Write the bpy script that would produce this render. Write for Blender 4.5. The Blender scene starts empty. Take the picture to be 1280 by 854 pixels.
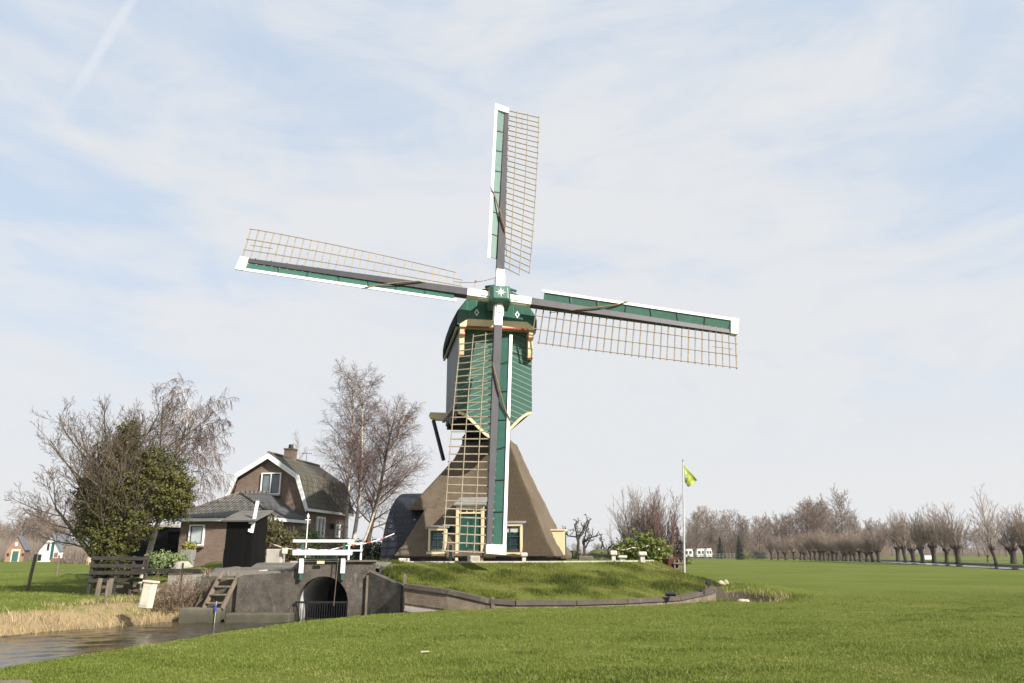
import bpy, math, random
import numpy as np
from mathutils import Vector, Matrix, noise as mnoise
R = math.radians
sc = bpy.context.scene
COL = sc.collection

# ------------------------------------------------------------------ camera
F, CZ = 950.0, 1.65
PITCH = math.atan2(691 - 427, F)
cam_d = bpy.data.cameras.new('camera'); cam = bpy.data.objects.new('camera', cam_d); COL.objects.link(cam)
cam.location = (0, 0, CZ); cam.rotation_euler = (R(90) + PITCH, 0, 0)
cam_d.sensor_width = 36; cam_d.lens = 36 * F / 1280; cam_d.clip_end = 9000; cam_d.clip_start = .1
sc.camera = cam
_c, _s = math.cos(PITCH), math.sin(PITCH)
def ray(px, py):
    a = (px - 640) / F; b = (427 - py) / F
    return Vector((a, _c - b * _s, _s + b * _c))
def atY(px, py, y):
    r = ray(px, py); t = y / r.y
    return Vector((r.x * t, y, CZ + r.z * t))
def atZ(px, py, z=0):
    r = ray(px, py); t = (z - CZ) / r.z
    return Vector((r.x * t, r.y * t, z))

# ------------------------------------------------------------------ mesh helper
class MB:
    def __init__(s): s.v = []; s.f = []
    def add(s, vs, fs):
        o = len(s.v); s.v += [tuple(v) for v in vs]; s.f += [tuple(i + o for i in f) for f in fs]; return s
    def box(s, c, d, M=None):
        x, y, z = d[0] / 2, d[1] / 2, d[2] / 2
        vs = [Vector((i * x, j * y, k * z)) for k in (-1, 1) for j in (-1, 1) for i in (-1, 1)]
        if M: vs = [M @ v for v in vs]
        c = Vector(c)
        return s.add([v + c for v in vs], [(0, 2, 3, 1), (4, 5, 7, 6), (0, 1, 5, 4), (2, 6, 7, 3), (0, 4, 6, 2), (1, 3, 7, 5)])
    def beam(s, p0, p1, w, h, up=(0, 0, 1), w1=None, h1=None):
        p0, p1 = Vector(p0), Vector(p1); d = (p1 - p0).normalized(); u = Vector(up)
        x = d.cross(u)
        if x.length < 1e-4: x = d.cross(Vector((0, 1, 0)))
        x.normalize(); u = x.cross(d)
        w1 = w if w1 is None else w1; h1 = h if h1 is None else h1
        vs = []
        for p, a, b in ((p0, w / 2, h / 2), (p1, w1 / 2, h1 / 2)):
            vs += [p - x * a - u * b, p + x * a - u * b, p + x * a + u * b, p - x * a + u * b]
        return s.add(vs, [(0, 1, 2, 3), (7, 6, 5, 4), (0, 4, 5, 1), (1, 5, 6, 2), (2, 6, 7, 3), (3, 7, 4, 0)])
    def tube(s, pts, rad, n=6, cap=True):
        pts = [Vector(p) for p in pts]
        if not hasattr(rad, '__len__'): rad = [rad] * len(pts)
        vs = []; ref = None
        for i, p in enumerate(pts):
            d = (pts[min(i + 1, len(pts) - 1)] - pts[max(i - 1, 0)])
            d = d.normalized() if d.length > 1e-9 else Vector((0, 0, 1))
            if ref is None: ref = d.orthogonal().normalized()
            ref = ref - d * ref.dot(d)
            ref = ref.normalized() if ref.length > 1e-6 else d.orthogonal().normalized()
            b = d.cross(ref)
            for k in range(n):
                a = 2 * math.pi * k / n
                vs.append(p + (ref * math.cos(a) + b * math.sin(a)) * rad[i])
        fs = []
        for i in range(len(pts) - 1):
            for k in range(n):
                k2 = (k + 1) % n
                fs.append((i * n + k, i * n + k2, (i + 1) * n + k2, (i + 1) * n + k))
        if cap:
            fs.append(tuple(reversed(range(n)))); fs.append(tuple(range((len(pts) - 1) * n, len(pts) * n)))
        return s.add(vs, fs)
    def prism(s, poly, a, b):
        """poly: function t-> list of 3D points built by a (front) and b (back): two lists of equal length"""
        n = len(a)
        return s.add(list(a) + list(b), [tuple(range(n)), tuple(reversed(range(n, 2 * n)))] +
                     [((i + 1) % n, i, n + i, n + (i + 1) % n) for i in range(n)])
    def ext_y(s, poly, y0, y1):
        return s.prism(None, [(x, y0, z) for x, z in poly], [(x, y1, z) for x, z in poly])
    def ext_x(s, poly, x0, x1):
        return s.prism(None, [(x0, y, z) for y, z in poly], [(x1, y, z) for y, z in poly])
    def ext_z(s, poly, z0, z1):
        return s.prism(None, [(x, y, z0) for x, y in poly], [(x, y, z1) for x, y in poly])
    def solid(s, pts, t):
        """a polygon given thickness t below its normal"""
        pts = [Vector(p) for p in pts]; n = (pts[1] - pts[0]).cross(pts[2] - pts[0]).normalized()
        return s.prism(None, pts, [p - n * t for p in pts])
    def build(s, name, mat=None, parent=None, smooth=False, bevel=0, sharp=35, fixn=True):
        me = bpy.data.meshes.new(name); me.from_pydata(s.v, [], s.f); me.update()
        if fixn and len(s.f) < 4000:
            import bmesh
            bm = bmesh.new(); bm.from_mesh(me); bmesh.ops.recalc_face_normals(bm, faces=bm.faces); bm.to_mesh(me); bm.free()
        return link(name, me, mat, parent, smooth, bevel, sharp)
def link(name, me, mat, parent=None, smooth=False, bevel=0, sharp=35):
    if mat: me.materials.append(mat)
    if smooth:
        me.polygons.foreach_set('use_smooth', [True] * len(me.polygons))
        if sharp: me.set_sharp_from_angle(angle=R(sharp))
    o = bpy.data.objects.new(name, me); COL.objects.link(o)
    if parent: o.parent = parent
    if bevel:
        m = o.modifiers.new('bevel', 'BEVEL'); m.width = bevel; m.segments = 2; m.limit_method = 'ANGLE'
    return o
def tag(o, label, cat, group=None, kind=None):
    if label: o['label'] = label
    if cat: o['category'] = cat
    if group: o['group'] = group
    if kind: o['kind'] = kind
    return o
def thing(name, label, cat, loc=(0, 0, 0), rz=0, group=None):
    o = bpy.data.objects.new(name, None); COL.objects.link(o); o.empty_display_size = .2
    o.location = loc; o.rotation_euler = (0, 0, rz)
    return tag(o, label, cat, group)
def struct(o): o['kind'] = 'structure'; return o
def dup(root, loc, rz=0, scale=1, label=None, group=None):
    r = root.copy(); COL.objects.link(r); r.location = loc; r.rotation_euler = (0, 0, rz)
    r.scale = (scale,) * 3 if not hasattr(scale, '__len__') else scale
    if label: r['label'] = label
    if group: r['group'] = group
    for ch in list(root.children):
        c = ch.copy(); COL.objects.link(c); c.parent = r
        for g in ch.children:
            d = g.copy(); COL.objects.link(d); d.parent = c
    return r

# ------------------------------------------------------------------ materials
class NT:
    def __init__(s, name):
        s.m = bpy.data.materials.new(name); s.m.use_nodes = True; s.t = s.m.node_tree
        s.b = s.t.nodes['Principled BSDF']; s.b.inputs['Specular IOR Level'].default_value = .3
    def n(s, typ, **kw):
        nd = s.t.nodes.new(typ)
        for k, v in kw.items():
            if k[0] == '_': setattr(nd, k[1:], v)
            else: s.set(nd, k.replace('_', ' '), v)
        return nd
    def set(s, nd, k, v):
        i = nd.inputs[int(k)] if k.isdigit() else nd.inputs[k]
        if isinstance(v, bpy.types.NodeSocket): s.t.links.new(v, i)
        elif isinstance(v, bpy.types.Node): s.t.links.new(v.outputs[0], i)
        else: i.default_value = v
    def math(s, op, a, b=0.0, c=None):
        nd = s.t.nodes.new('ShaderNodeMath'); nd.operation = op
        for i, v in enumerate((a, b) if c is None else (a, b, c)): s.set(nd, str(i), v)
        return nd.outputs[0]
    def obj(s, scale=(1, 1, 1), rot=(0, 0, 0)):
        tc = s.n('ShaderNodeTexCoord'); mp = s.n('ShaderNodeMapping')
        s.t.links.new(tc.outputs['Object'], mp.inputs['Vector']); mp.inputs['Scale'].default_value = scale
        mp.inputs['Rotation'].default_value = rot
        return mp.outputs[0]
    def noise(s, vec, scale, detail=5, rough=.6, dist=0):
        nd = s.n('ShaderNodeTexNoise', Vector=vec, Scale=scale, Detail=detail, Roughness=rough, Distortion=dist)
        return nd.outputs['Fac']
    def ramp(s, fac, lo, hi):
        nd = s.n('ShaderNodeMapRange', Value=fac); nd.inputs[1].default_value = lo; nd.inputs[2].default_value = hi
        return nd.outputs[0]
    def mix(s, fac, a, b, mode='MIX'):
        nd = s.t.nodes.new('ShaderNodeMix'); nd.data_type = 'RGBA'; nd.blend_type = mode
        def st(i, v):
            if isinstance(v, bpy.types.NodeSocket): s.t.links.new(v, i)
            else: i.default_value = (*v, 1) if len(v) == 3 else v
        if isinstance(fac, bpy.types.NodeSocket): s.t.links.new(fac, nd.inputs[0])
        else: nd.inputs[0].default_value = fac
        st(nd.inputs[6], a); st(nd.inputs[7], b)
        return nd.outputs[2]
    def color(s, c): s.set(s.b, 'Base Color', c if isinstance(c, bpy.types.NodeSocket) else (*c, 1))
    def rough(s, r): s.set(s.b, 'Roughness', r)
    def bump(s, h, dist=.01, strength=1.0):
        nd = s.n('ShaderNodeBump', Height=h, Distance=dist, Strength=strength); s.t.links.new(nd.outputs[0], s.b.inputs['Normal'])
    def attr(s, name):
        nd = s.n('ShaderNodeAttribute'); nd.attribute_name = name; return nd
    def xyz(s, vec):
        nd = s.n('ShaderNodeSeparateXYZ'); s.set(nd, 'Vector', vec); return nd.outputs
    def rnd(s):
        nd = s.n('ShaderNodeObjectInfo'); return nd.outputs['Random']

def mat(name, c1, c2=None, scale=6, rough=.75, bump=.0, bscale=None, stretch=(1, 1, 1), spec=.3, lo=.35, hi=.65, metal=0, c3=None, s3=1.5):
    m = NT(name); v = m.obj(stretch)
    c2 = c2 or tuple(x * .75 for x in c1)
    col = m.mix(m.ramp(m.noise(v, scale, 6, .65), lo, hi), c1, c2)
    if c3: col = m.mix(m.ramp(m.noise(m.obj(), s3, 5, .6), .52, .68), col, c3)
    m.color(col); m.rough(rough); m.b.inputs['Specular IOR Level'].default_value = spec; m.b.inputs['Metallic'].default_value = metal
    if bump: m.bump(m.noise(v, bscale or scale * 3, 4, .6), bump)
    return m.m
def planks(name, c1, c2, width, axis='z', rough=.6, gap=.08, gapcol=(.01, .01, .01), chev=0, bump=.012, line=None):
    m = NT(name); v = m.obj(); X = m.xyz(v)
    a = {'x': X[0], 'y': X[1], 'z': X[2], 'xy': m.math('ADD', X[0], X[1])}[axis]
    if chev: a = m.math('ADD', a, m.math('MULTIPLY', m.math('ABSOLUTE', m.math('SUBTRACT', X[0], .07)), chev))
    t = m.math('DIVIDE', a, width); fr = m.math('FRACT', t); fl = m.math('FLOOR', t)
    wn = m.n('ShaderNodeTexWhiteNoise', _noise_dimensions='1D', W=fl)
    st = {'z': (1, 1, 8), 'x': (8, 8, .6), 'y': (8, 8, .6), 'xy': (8, 8, .6)}[axis]
    col = m.mix(m.math('MULTIPLY', wn.outputs[0], .7), c1, c2)
    col = m.mix(m.math('MULTIPLY', m.ramp(m.noise(m.obj(st), 3, 5), .45, .75), .5), col, tuple(x * .55 for x in c1))
    g = m.math('LESS_THAN', fr, gap)
    col = m.mix(g, col, line or gapcol)
    m.color(col); m.rough(rough); m.b.inputs['Specular IOR Level'].default_value = .05 if c1[0] < .015 else .3
    m.bump(m.math('MINIMUM', fr, m.math('MULTIPLY', m.math('SUBTRACT', 1.0, fr), 12.0)), bump)
    return m.m
def bricks(name, c1, c2, mortar, axis='x'):
    m = NT(name); X = m.xyz(m.obj())
    cb = m.n('ShaderNodeCombineXYZ', X=m.math('ADD', X[0], X[1]), Y=X[2], Z=0.0)
    b = m.n('ShaderNodeTexBrick', Vector=cb.outputs[0], Scale=1.0); b.inputs['Brick Width'].default_value = .21
    b.inputs['Row Height'].default_value = .065; b.inputs['Mortar Size'].default_value = .008; b.inputs['Mortar Smooth'].default_value = .3
    b.inputs['Color1'].default_value = (*c1, 1); b.inputs['Color2'].default_value = (*c2, 1); b.inputs['Mortar'].default_value = (*mortar, 1)
    n = m.noise(m.obj(), 1.2, 6, .7)
    m.color(m.mix(m.math('MULTIPLY', m.ramp(n, .4, .75), .55), b.outputs['Color'], tuple(x * .5 for x in c1)))
    m.rough(.85); m.bump(m.math('SUBTRACT', 1.0, b.outputs['Fac']), .006)
    return m.m
def tiles(name, c1, c2, moss, axis='x', pw=.21, ph=.26):
    m = NT(name); X = m.xyz(m.obj()); a = X[0] if axis == 'x' else X[1]
    u = m.math('DIVIDE', a, pw); w = m.math('DIVIDE', X[2], ph)
    fu = m.math('FRACT', u); fw = m.math('FRACT', w)
    cell = m.n('ShaderNodeCombineXYZ', X=m.math('FLOOR', u), Y=m.math('FLOOR', w), Z=0.0)
    wn = m.n('ShaderNodeTexWhiteNoise', Vector=cell.outputs[0])
    col = m.mix(wn.outputs[0], c1, c2)
    col = m.mix(m.math('MULTIPLY', m.ramp(m.noise(m.obj(), 1.4, 6, .7), .45, .7), .75), col, moss)
    edge = m.math('MAXIMUM', m.math('LESS_THAN', fu, .2), m.math('LESS_THAN', fw, .13))
    col = m.mix(m.math('MULTIPLY', edge, .65), col, tuple(x * .3 for x in c1))
    m.color(col); m.rough(.7)
    h = m.math('ADD', m.math('SINE', m.math('MULTIPLY', fu, math.pi)), m.math('MULTIPLY', m.math('SUBTRACT', 1.0, fw), .9))
    m.bump(h, .05)
    return m.m

M = {}
M['white'] = mat('white_paint', (.8, .8, .78), (.66, .65, .6), 3, .45, .002, 40, lo=.5, hi=.85)
M['cream'] = mat('cream_paint', (.70, .58, .36), (.58, .46, .27), 4, .5, .002, 40, lo=.45, hi=.85)
M['red'] = mat('red_paint', (.36, .045, .03), (.25, .03, .02), 5, .5)
M['green'] = mat('green_paint', (.038, .118, .085), (.030, .092, .068), 3, .38, .002, 30, spec=.5)
M['cap_green'] = planks('cap_green_boards', (.034, .115, .080), (.027, .092, .066), .42, 'x', .28, .025, (.008, .04, .03))
M['door_green'] = mat('door_green_paint', (.020, .078, .058), (.016, .062, .047), 3, .4)
M['front_boards'] = planks('front_chevron_boards', (.046, .112, .084), (.037, .094, .070), .25, 'z', .5, .075, chev=.42, line=(.22, .33, .28))  # lighter joint lines paint lit board edges into the colour
M['grey_boards'] = planks('grey_side_boards', (.12, .14, .15), (.10, .115, .125), .35, 'y', .55, .03, (.05, .055, .06))
M['tar'] = planks('tarred_boards', (.008, .008, .010), (.013, .013, .016), .17, 'z', .75, .08, (.003, .003, .004))
M['tarv'] = planks('tarred_upright_boards', (.008, .0075, .007), (.012, .011, .010), .16, 'xy', .9, .06, (.003, .003, .003))
M['stock'] = mat('dark_grey_paint', (.062, .058, .064), (.045, .042, .046), 2.5, .5, .003, 30, stretch=(1, 1, .4))
M['lath'] = mat('lattice_wood', (.34, .28, .205), (.23, .185, .13), 5, .7, .002, 40)
M['rope'] = mat('sail_cloth', (.22, .145, .08), (.13, .085, .05), 9, .9, .004, 50)
M['black'] = mat('black_iron', (.012, .012, .013), (.02, .02, .022), 5, .5)
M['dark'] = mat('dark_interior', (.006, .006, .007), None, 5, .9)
M['zinc'] = mat('zinc_sheet', (.30, .295, .285), (.21, .205, .20), 3, .6, .002, 20, metal=.1)
M['yellow'] = mat('gilt_paint', (.6, .4, .1), None, 5, .4)
M['teal'] = mat('teal_paint', (.03, .11, .10), None, 5, .45)

# thatch with reed streaks and patchy weathering; front face darker towards the right
def thatch():
    m = NT('thatch'); o = m.obj()
    st = m.noise(m.obj((13, 13, 1.3)), 2.6, 7, .8)
    col = m.mix(m.ramp(st, .3, .7), (.128, .099, .070), (.285, .224, .160))
    col = m.mix(m.math('MULTIPLY', m.ramp(m.noise(o, .8, 6, .7), .42, .68), .6), col, (.105, .083, .06))
    col = m.mix(m.math('MULTIPLY', m.ramp(m.noise(o, 17, 3, .7), .60, .72), .55), col, (.30, .24, .17))
    X = m.xyz(o)
    old = m.math('MULTIPLY', m.ramp(m.math('ADD', m.math('MULTIPLY', m.math('ADD', X[1], X[0]), -1.0), m.math('MULTIPLY', m.noise(o, 6, 4), .12)), .02, .14), m.ramp(m.math('ADD', X[0], m.math('MULTIPLY', m.noise(m.obj((1, 1, .4)), .9, 5, .7), 2.2)), -.2, 1.9))  # mask: front face only, darkening rightwards and stopping at the right arris
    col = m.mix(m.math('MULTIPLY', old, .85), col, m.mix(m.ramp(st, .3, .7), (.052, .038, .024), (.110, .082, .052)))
    m.color(col); m.rough(.95); m.b.inputs['Specular IOR Level'].default_value = .1
    m.bump(m.math('ADD', st, m.math('MULTIPLY', m.noise(o, 30, 4), .6)), .09)
    return m.m
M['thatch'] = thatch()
# wheel housing: tarred boards with white lichen flecks
def fleck():
    m = NT('tarred_housing_boards'); o = m.obj(); X = m.xyz(o)
    vo = m.n('ShaderNodeTexVoronoi', Vector=o, Scale=9.5)
    ring = m.math('MULTIPLY', m.math('LESS_THAN', vo.outputs['Distance'], m.math('MULTIPLY', m.noise(o, 3, 3), .30)), m.math('GREATER_THAN', m.noise(o, 1.2, 3), .45))
    t = m.math('FRACT', m.math('DIVIDE', m.attr('run').outputs['Fac'], .2))
    col = m.mix(m.math('LESS_THAN', t, .07), m.mix(m.noise(o, 4, 5), (.010, .011, .017), (.022, .023, .033)), (.003, .003, .004))
    m.color(m.mix(ring, col, (.20, .205, .215))); m.rough(.5); m.bump(t, .01)
    return m.m
M['house_tar'] = fleck()
# glass
def glass(name, tint=(.02, .025, .03)):
    m = NT(name); m.color(m.mix(m.noise(m.obj(), 2, 2), tint, tuple(x * 1.6 for x in tint))); m.rough(.12); m.b.inputs['Specular IOR Level'].default_value = .3
    return m.m
M['glass'] = glass('window_glass'); M['pale_glass'] = glass('curtained_glass', (.33, .36, .37))
M['grey_glass'] = glass('grey_curtained_glass', (.12, .14, .155))
M['lace'] = mat('lace_curtain', (.6, .58, .52), (.4, .38, .33), 30, .9)
M['brick'] = bricks('brown_brick', (.225, .155, .118), (.175, .12, .094), (.26, .22, .185))
M['brick_far'] = bricks('red_brick', (.30, .16, .105), (.24, .13, .09), (.3, .25, .2))
M['tile'] = tiles('annex_pantiles', (.105, .10, .092), (.155, .142, .125), (.12, .115, .06))
M['tile_side'] = tiles('annex_side_pantiles', (.088, .088, .094), (.11, .108, .11), (.085, .085, .07), 'y')
M['tile_main'] = tiles('main_roof_tiles', (.095, .088, .072), (.135, .122, .095), (.10, .105, .048), 'y', .3, .3)
def concrete(name, a, b, c, rough=.85):
    m = NT(name); o = m.obj()
    col = m.mix(m.ramp(m.noise(o, 2.2, 8, .7), .35, .65), a, b)
    col = m.mix(m.ramp(m.noise(m.obj((1.5, 1.5, .35)), 2.0, 6, .7), .56, .74), col, c)
    col = m.mix(m.math('MULTIPLY', m.ramp(m.noise(o, 22, 4, .7), .6, .75), .6), col, tuple(x * .45 for x in a))
    col = m.mix(m.math('MULTIPLY', m.ramp(m.noise(o, 9, 8, .8), .58, .66), .5), col, tuple(min(.6, x * 1.25) for x in c))
    zz = m.xyz(o)[2]; wet = m.math('MULTIPLY', m.math('LESS_THAN', m.math('ABSOLUTE', m.math('ADD', zz, .62)), .45), m.ramp(m.math('ADD', zz, m.math('MULTIPLY', m.noise(o, 3, 5, .7), .5)), .02, -.25))
    col = m.mix(m.math('MULTIPLY', wet, .5), col, (.030, .034, .016))
    m.color(col); m.rough(rough); m.bump(m.noise(o, 18, 6, .7), .02)
    return m.m
M['darkcon'] = concrete('tarred_render', (.050, .043, .036), (.115, .098, .08), (.24, .21, .17))
M['con'] = concrete('old_concrete', (.15, .13, .10), (.09, .08, .06), (.085, .09, .045))
M['palecon'] = concrete('pale_concrete', (.46, .43, .37), (.34, .31, .26), (.24, .22, .18))
M['stone'] = concrete('pale_stone', (.58, .55, .48), (.46, .43, .36), (.32, .29, .23))
M['dyke_board'] = concrete('weathered_boards', (.21, .165, .12), (.12, .095, .07), (.33, .28, .215))
M['paving'] = concrete('paving', (.22, .205, .19), (.17, .16, .15), (.13, .125, .115))
M['wood_dark'] = mat('weathered_dark_wood', (.03, .026, .023), (.05, .043, .036), 6, .8, .004, 30)
M['wood_post'] = mat('grey_post_wood', (.19, .15, .11), (.11, .088, .066), 8, .85, .006, 30, stretch=(1, 1, .3))
M['wood_step'] = mat('step_wood', (.20, .16, .12), (.10, .085, .065), 6, .85, .005, 30)
M['wire'] = mat('galvanised_wire', (.3, .3, .29), None, 5, .5, metal=.5)
M['cupboard'] = mat('cream_cabinet_paint', (.62, .585, .48), (.5, .46, .36), 3, .6, .002, 30)
M['galv'] = mat('silver_pole', (.55, .56, .57), (.45, .46, .47), 5, .4, metal=.3)
M['flag'] = mat('lime_flag_cloth', (.33, .385, .075), (.28, .33, .06), 6, .8)
M['flag_white'] = mat('white_flag_print', (.75, .8, .6), None, 6, .8)
M['tape_white'] = mat('white_tape', (.7, .68, .64), None, 5, .6); M['tape_red'] = mat('red_tape', (.42, .09, .065), None, 5, .6)
M['rust'] = mat('red_brown_paint', (.10, .033, .025), (.07, .025, .02), 6, .7)
M['wool'] = mat('sheep_wool', (.62, .50, .38), (.5, .39, .28), 12, .95, .03, 25); M['sheep_face'] = mat('sheep_face', (.05, .04, .035), None, 5, .9)
M['caravan'] = mat('caravan_white', (.75, .75, .72), (.68, .68, .62), 2, .35); M['caravan_trim'] = mat('caravan_trim', (.5, .45, .25), None, 2, .5)
M['slate'] = mat('slate_roof', (.14, .15, .17), (.11, .115, .13), 3, .6)
M['terracotta'] = mat('grey_pot', (.28, .27, .25), (.2, .19, .175), 5, .85)
M['blue'] = mat('blue_enamel', (.05, .1, .5), None, 5, .4)
M['bark'] = mat('bark', (.12, .092, .068), (.065, .05, .038), 7, .95, .02, 20, stretch=(1, 1, .3), c3=(.09, .1, .055))
M['bark_dark'] = mat('dark_willow_bark', (.078, .062, .048), (.045, .036, .029), 7, .95, .03, 15, stretch=(1, 1, .4))
M['birch'] = mat('birch_bark', (.66, .60, .52), (.46, .40, .33), 4, .8, .01, 20, stretch=(1, 1, 2.5), c3=(.20, .16, .13), s3=4)
M['twig'] = mat('brown_twigs', (.17, .128, .098), (.12, .09, .07), 3, .9)
M['twig_pink'] = mat('reddish_twigs', (.19, .125, .108), (.145, .095, .082), 3, .9)
M['twig_far'] = mat('pale_brown_twigs', (.25, .195, .16), (.20, .158, .13), .12, .9)
M['twig_willow'] = mat('willow_shoots', (.29, .225, .18), (.23, .18, .142), .5, .9)
M['twig_orange'] = mat('orange_brown_twigs', (.25, .182, .14), (.20, .148, .116), .12, .9)
def leafmat(name, a, b, c, rough=.5):
    m = NT(name); t = m.attr('tint').outputs['Fac']
    col = m.mix(m.ramp(t, 0, .55), a, b); col = m.mix(m.ramp(t, .7, 1), col, c)
    m.color(col); m.rough(rough); m.b.inputs['Specular IOR Level'].default_value = .3
    tr = m.n('ShaderNodeBsdfTranslucent', Color=m.mix(.0, col, col)); mx = m.n('ShaderNodeMixShader', Fac=.22)
    out = m.t.nodes['Material Output']
    m.t.links.new(m.b.outputs[0], mx.inputs[1]); m.t.links.new(tr.outputs[0], mx.inputs[2]); m.t.links.new(mx.outputs[0], out.inputs['Surface'])
    return m.m
M['ivy'] = leafmat('ivy_leaves', (.042, .048, .015), (.110, .108, .028), (.20, .175, .055))
M['laurel'] = leafmat('laurel_leaves', (.06, .085, .018), (.15, .18, .04), (.24, .25, .065), .35)
M['hedge'] = leafmat('hedge_leaves', (.016, .028, .010), (.034, .052, .016), (.05, .07, .022))
M['shrub'] = leafmat('mixed_shrub_leaves', (.05, .052, .02), (.10, .092, .034), (.17, .15, .06))
M['herb'] = leafmat('garden_herbs', (.10, .14, .05), (.20, .25, .10), (.33, .35, .19))
M['conifer'] = leafmat('conifer_needles', (.016, .026, .018), (.03, .043, .028), (.045, .06, .035))
M['conifer_brown'] = leafmat('brown_conifer_needles', (.045, .034, .026), (.075, .055, .042), (.09, .07, .05))
M['yellowbush'] = leafmat('yellow_leaves', (.14, .15, .02), (.22, .22, .03), (.28, .27, .05))
M['grass'] = leafmat('grass_blades', (.084, .114, .015), (.158, .190, .032), (.30, .285, .095), .7)
M['grass2'] = leafmat('mound_grass_blades', (.048, .066, .008), (.135, .150, .022), (.25, .225, .085), .7)
M['reed'] = leafmat('dry_reed_blades', (.30, .215, .115), (.44, .33, .18), (.55, .45, .27), .8)
def ground():
    m = NT('ground'); o = m.obj()
    g = m.mix(m.ramp(m.noise(o, 9, 6, .7), .3, .7), (.075, .100, .013), (.112, .140, .021))
    g = m.mix(m.math('MULTIPLY', m.ramp(m.noise(o, .12, 5, .6), .42, .66), .6), g, (.150, .164, .034))
    g = m.mix(m.math('MULTIPLY', m.ramp(m.noise(o, .9, 5, .7), .55, .8), .4), g, (.05, .088, .014))
    g = m.mix(m.math('MULTIPLY', m.ramp(m.noise(o, 35, 3, .7), .62, .75), .35), g, (.21, .18, .08))
    a = m.attr('zone'); S = m.n('ShaderNodeSeparateColor'); m.t.links.new(a.outputs['Color'], S.inputs[0])
    nz = m.math('SUBTRACT', m.noise(o, 1.6, 6, .7), .5)
    def th(ch): return m.ramp(m.math('ADD', S.outputs[ch], nz), .4, .6)
    straw = m.mix(m.noise(o, 8, 6, .7), (.33, .245, .14), (.20, .16, .085))
    mud = m.mix(m.noise(o, 5, 6, .7), (.05, .042, .03), (.085, .07, .05))
    gravel = m.mix(m.noise(o, 25, 4, .7), (.2, .185, .165), (.12, .11, .095))
    c = m.mix(th(0), g, straw); c = m.mix(th(1), c, gravel); c = m.mix(th(2), c, mud)
    m.color(c); m.rough(.95); m.b.inputs['Specular IOR Level'].default_value = .1
    m.bump(m.noise(o, 25, 5, .7), .04)
    return m.m
M['ground'] = ground()
def water(name, a, sc_, bump, rough=.05):
    m = NT(name); v = m.obj((1, 2.6, 1)); m.color(a); m.rough(rough); m.b.inputs['Specular IOR Level'].default_value = .5
    m.b.inputs['IOR'].default_value = 1.33
    m.bump(m.math('ADD', m.noise(v, sc_, 4, .55, .4), m.math('MULTIPLY', m.noise(v, sc_ * 3.1, 3, .5), .35)), bump)
    return m.m
M['water'] = water('ditch_water', (.034, .030, .021), 7, .006, .025)
M['canal'] = water('canal_water', (.04, .045, .05), .7, .03, .12)

# ------------------------------------------------------------------ terrain
def seg_dist(P, A, B):
    d = B - A; t = np.clip(((P - A) @ d) / max(d @ d, 1e-9), 0, 1)
    return np.linalg.norm(P - (A + t[:, None] * d), axis=1), t
def sdist(P, poly):
    """signed distance, negative inside"""
    poly = np.array(poly, float); n = len(poly); best = np.full(len(P), 1e9); ins = np.zeros(len(P), bool)
    for i in range(n):
        A, B = poly[i], poly[(i + 1) % n]
        best = np.minimum(best, seg_dist(P, A, B)[0])
        c = (A[1] > P[:, 1]) != (B[1] > P[:, 1])
        with np.errstate(divide='ignore', invalid='ignore'):
            x = (B[0] - A[0]) * (P[:, 1] - A[1]) / (B[1] - A[1] if B[1] != A[1] else 1e-9) + A[0]
        ins ^= c & (P[:, 0] < x)
    return np.where(ins, -best, best)
def sm(a, b, x):
    t = np.clip((x - a) / (b - a), 0, 1); return t * t * (3 - 2 * t)
ZT = 1.28                                   # terrace level on the mill mound
WALL = [(-13.5, 31.3, .9), (-13.2, 31.1, 1.0), (-11.6, 30.6, 1.05), (-11.2, 28.75, .8), (-9.6, 28.75, .88), (-7.9, 28.75, .95), (-7.6, 28.75, 1.26), (-4.95, 28.75, 1.2), (-3.75, 27.55, .55),
        (-2.1, 26.6, .42), (-.7, 26.4, .13), (.1, 26.4, .08), (2.1, 26.95, .05), (3.9, 27.8, .05), (6.0, 29.15, .07), (7.55, 30.5, .25), (7.9, 31.6, .3)]
DITCH = [(-9.3, -8), (-8.9, 6), (-8.35, 12.4), (-7.85, 13.9), (-7.25, 15.6), (-6.5, 18.4), (-5.9, 20.5), (-4.9, 22.5), (-3.6, 23.8), (-2.0, 24.6), (0, 25.3), (2.1, 25.95), (4.3, 26.9), (6.3, 28.3), (7.4, 29.2),
         (8.5, 29.5), (9.6, 30.2), (10.1, 31.4), (9.3, 32.4), (8.2, 32.3), (7.8, 31.4), (7.4, 30.4), (6.0, 29.1), (3.9, 27.7), (2.1, 26.85), (.1, 26.3), (-2.1, 26.5), (-3.7, 27.3),
         (-5.0, 28.6), (-5.75, 28.6), (-5.75, 33.2), (-7.65, 33.2), (-7.65, 28.6), (-10.2, 28.6), (-11.2, 28.6), (-11.6, 27.9), (-12.95, 25.7), (-14, 24.4), (-14.5, 22.8), (-15.6, 19), (-17, 8), (-17, -8)]
TERR = [(-26, 46), (-17.5, 41.5), (-12, 33.6), (-10.8, 30.4), (-7.8, 30.0), (-7.4, 29.6), (-5.2, 29.7), (-4.5, 30.3), (-2, 30.7), (0, 31.0), (2, 31.6), (4, 32.6), (5.8, 34.4), (6.8, 37), (7.0, 42), (3, 48), (-5, 52), (-24, 54)]
MOUND = [(w[0], w[1] + .05) for w in WALL] + [(8.6, 32.8), (9.6, 36), (9.8, 42), (6, 52), (-4, 58), (-30, 60), (-34, 50), (-23, 43.0), (-18.8, 40.6), (-15.0, 36.0), (-13.8, 32.5)]
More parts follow.
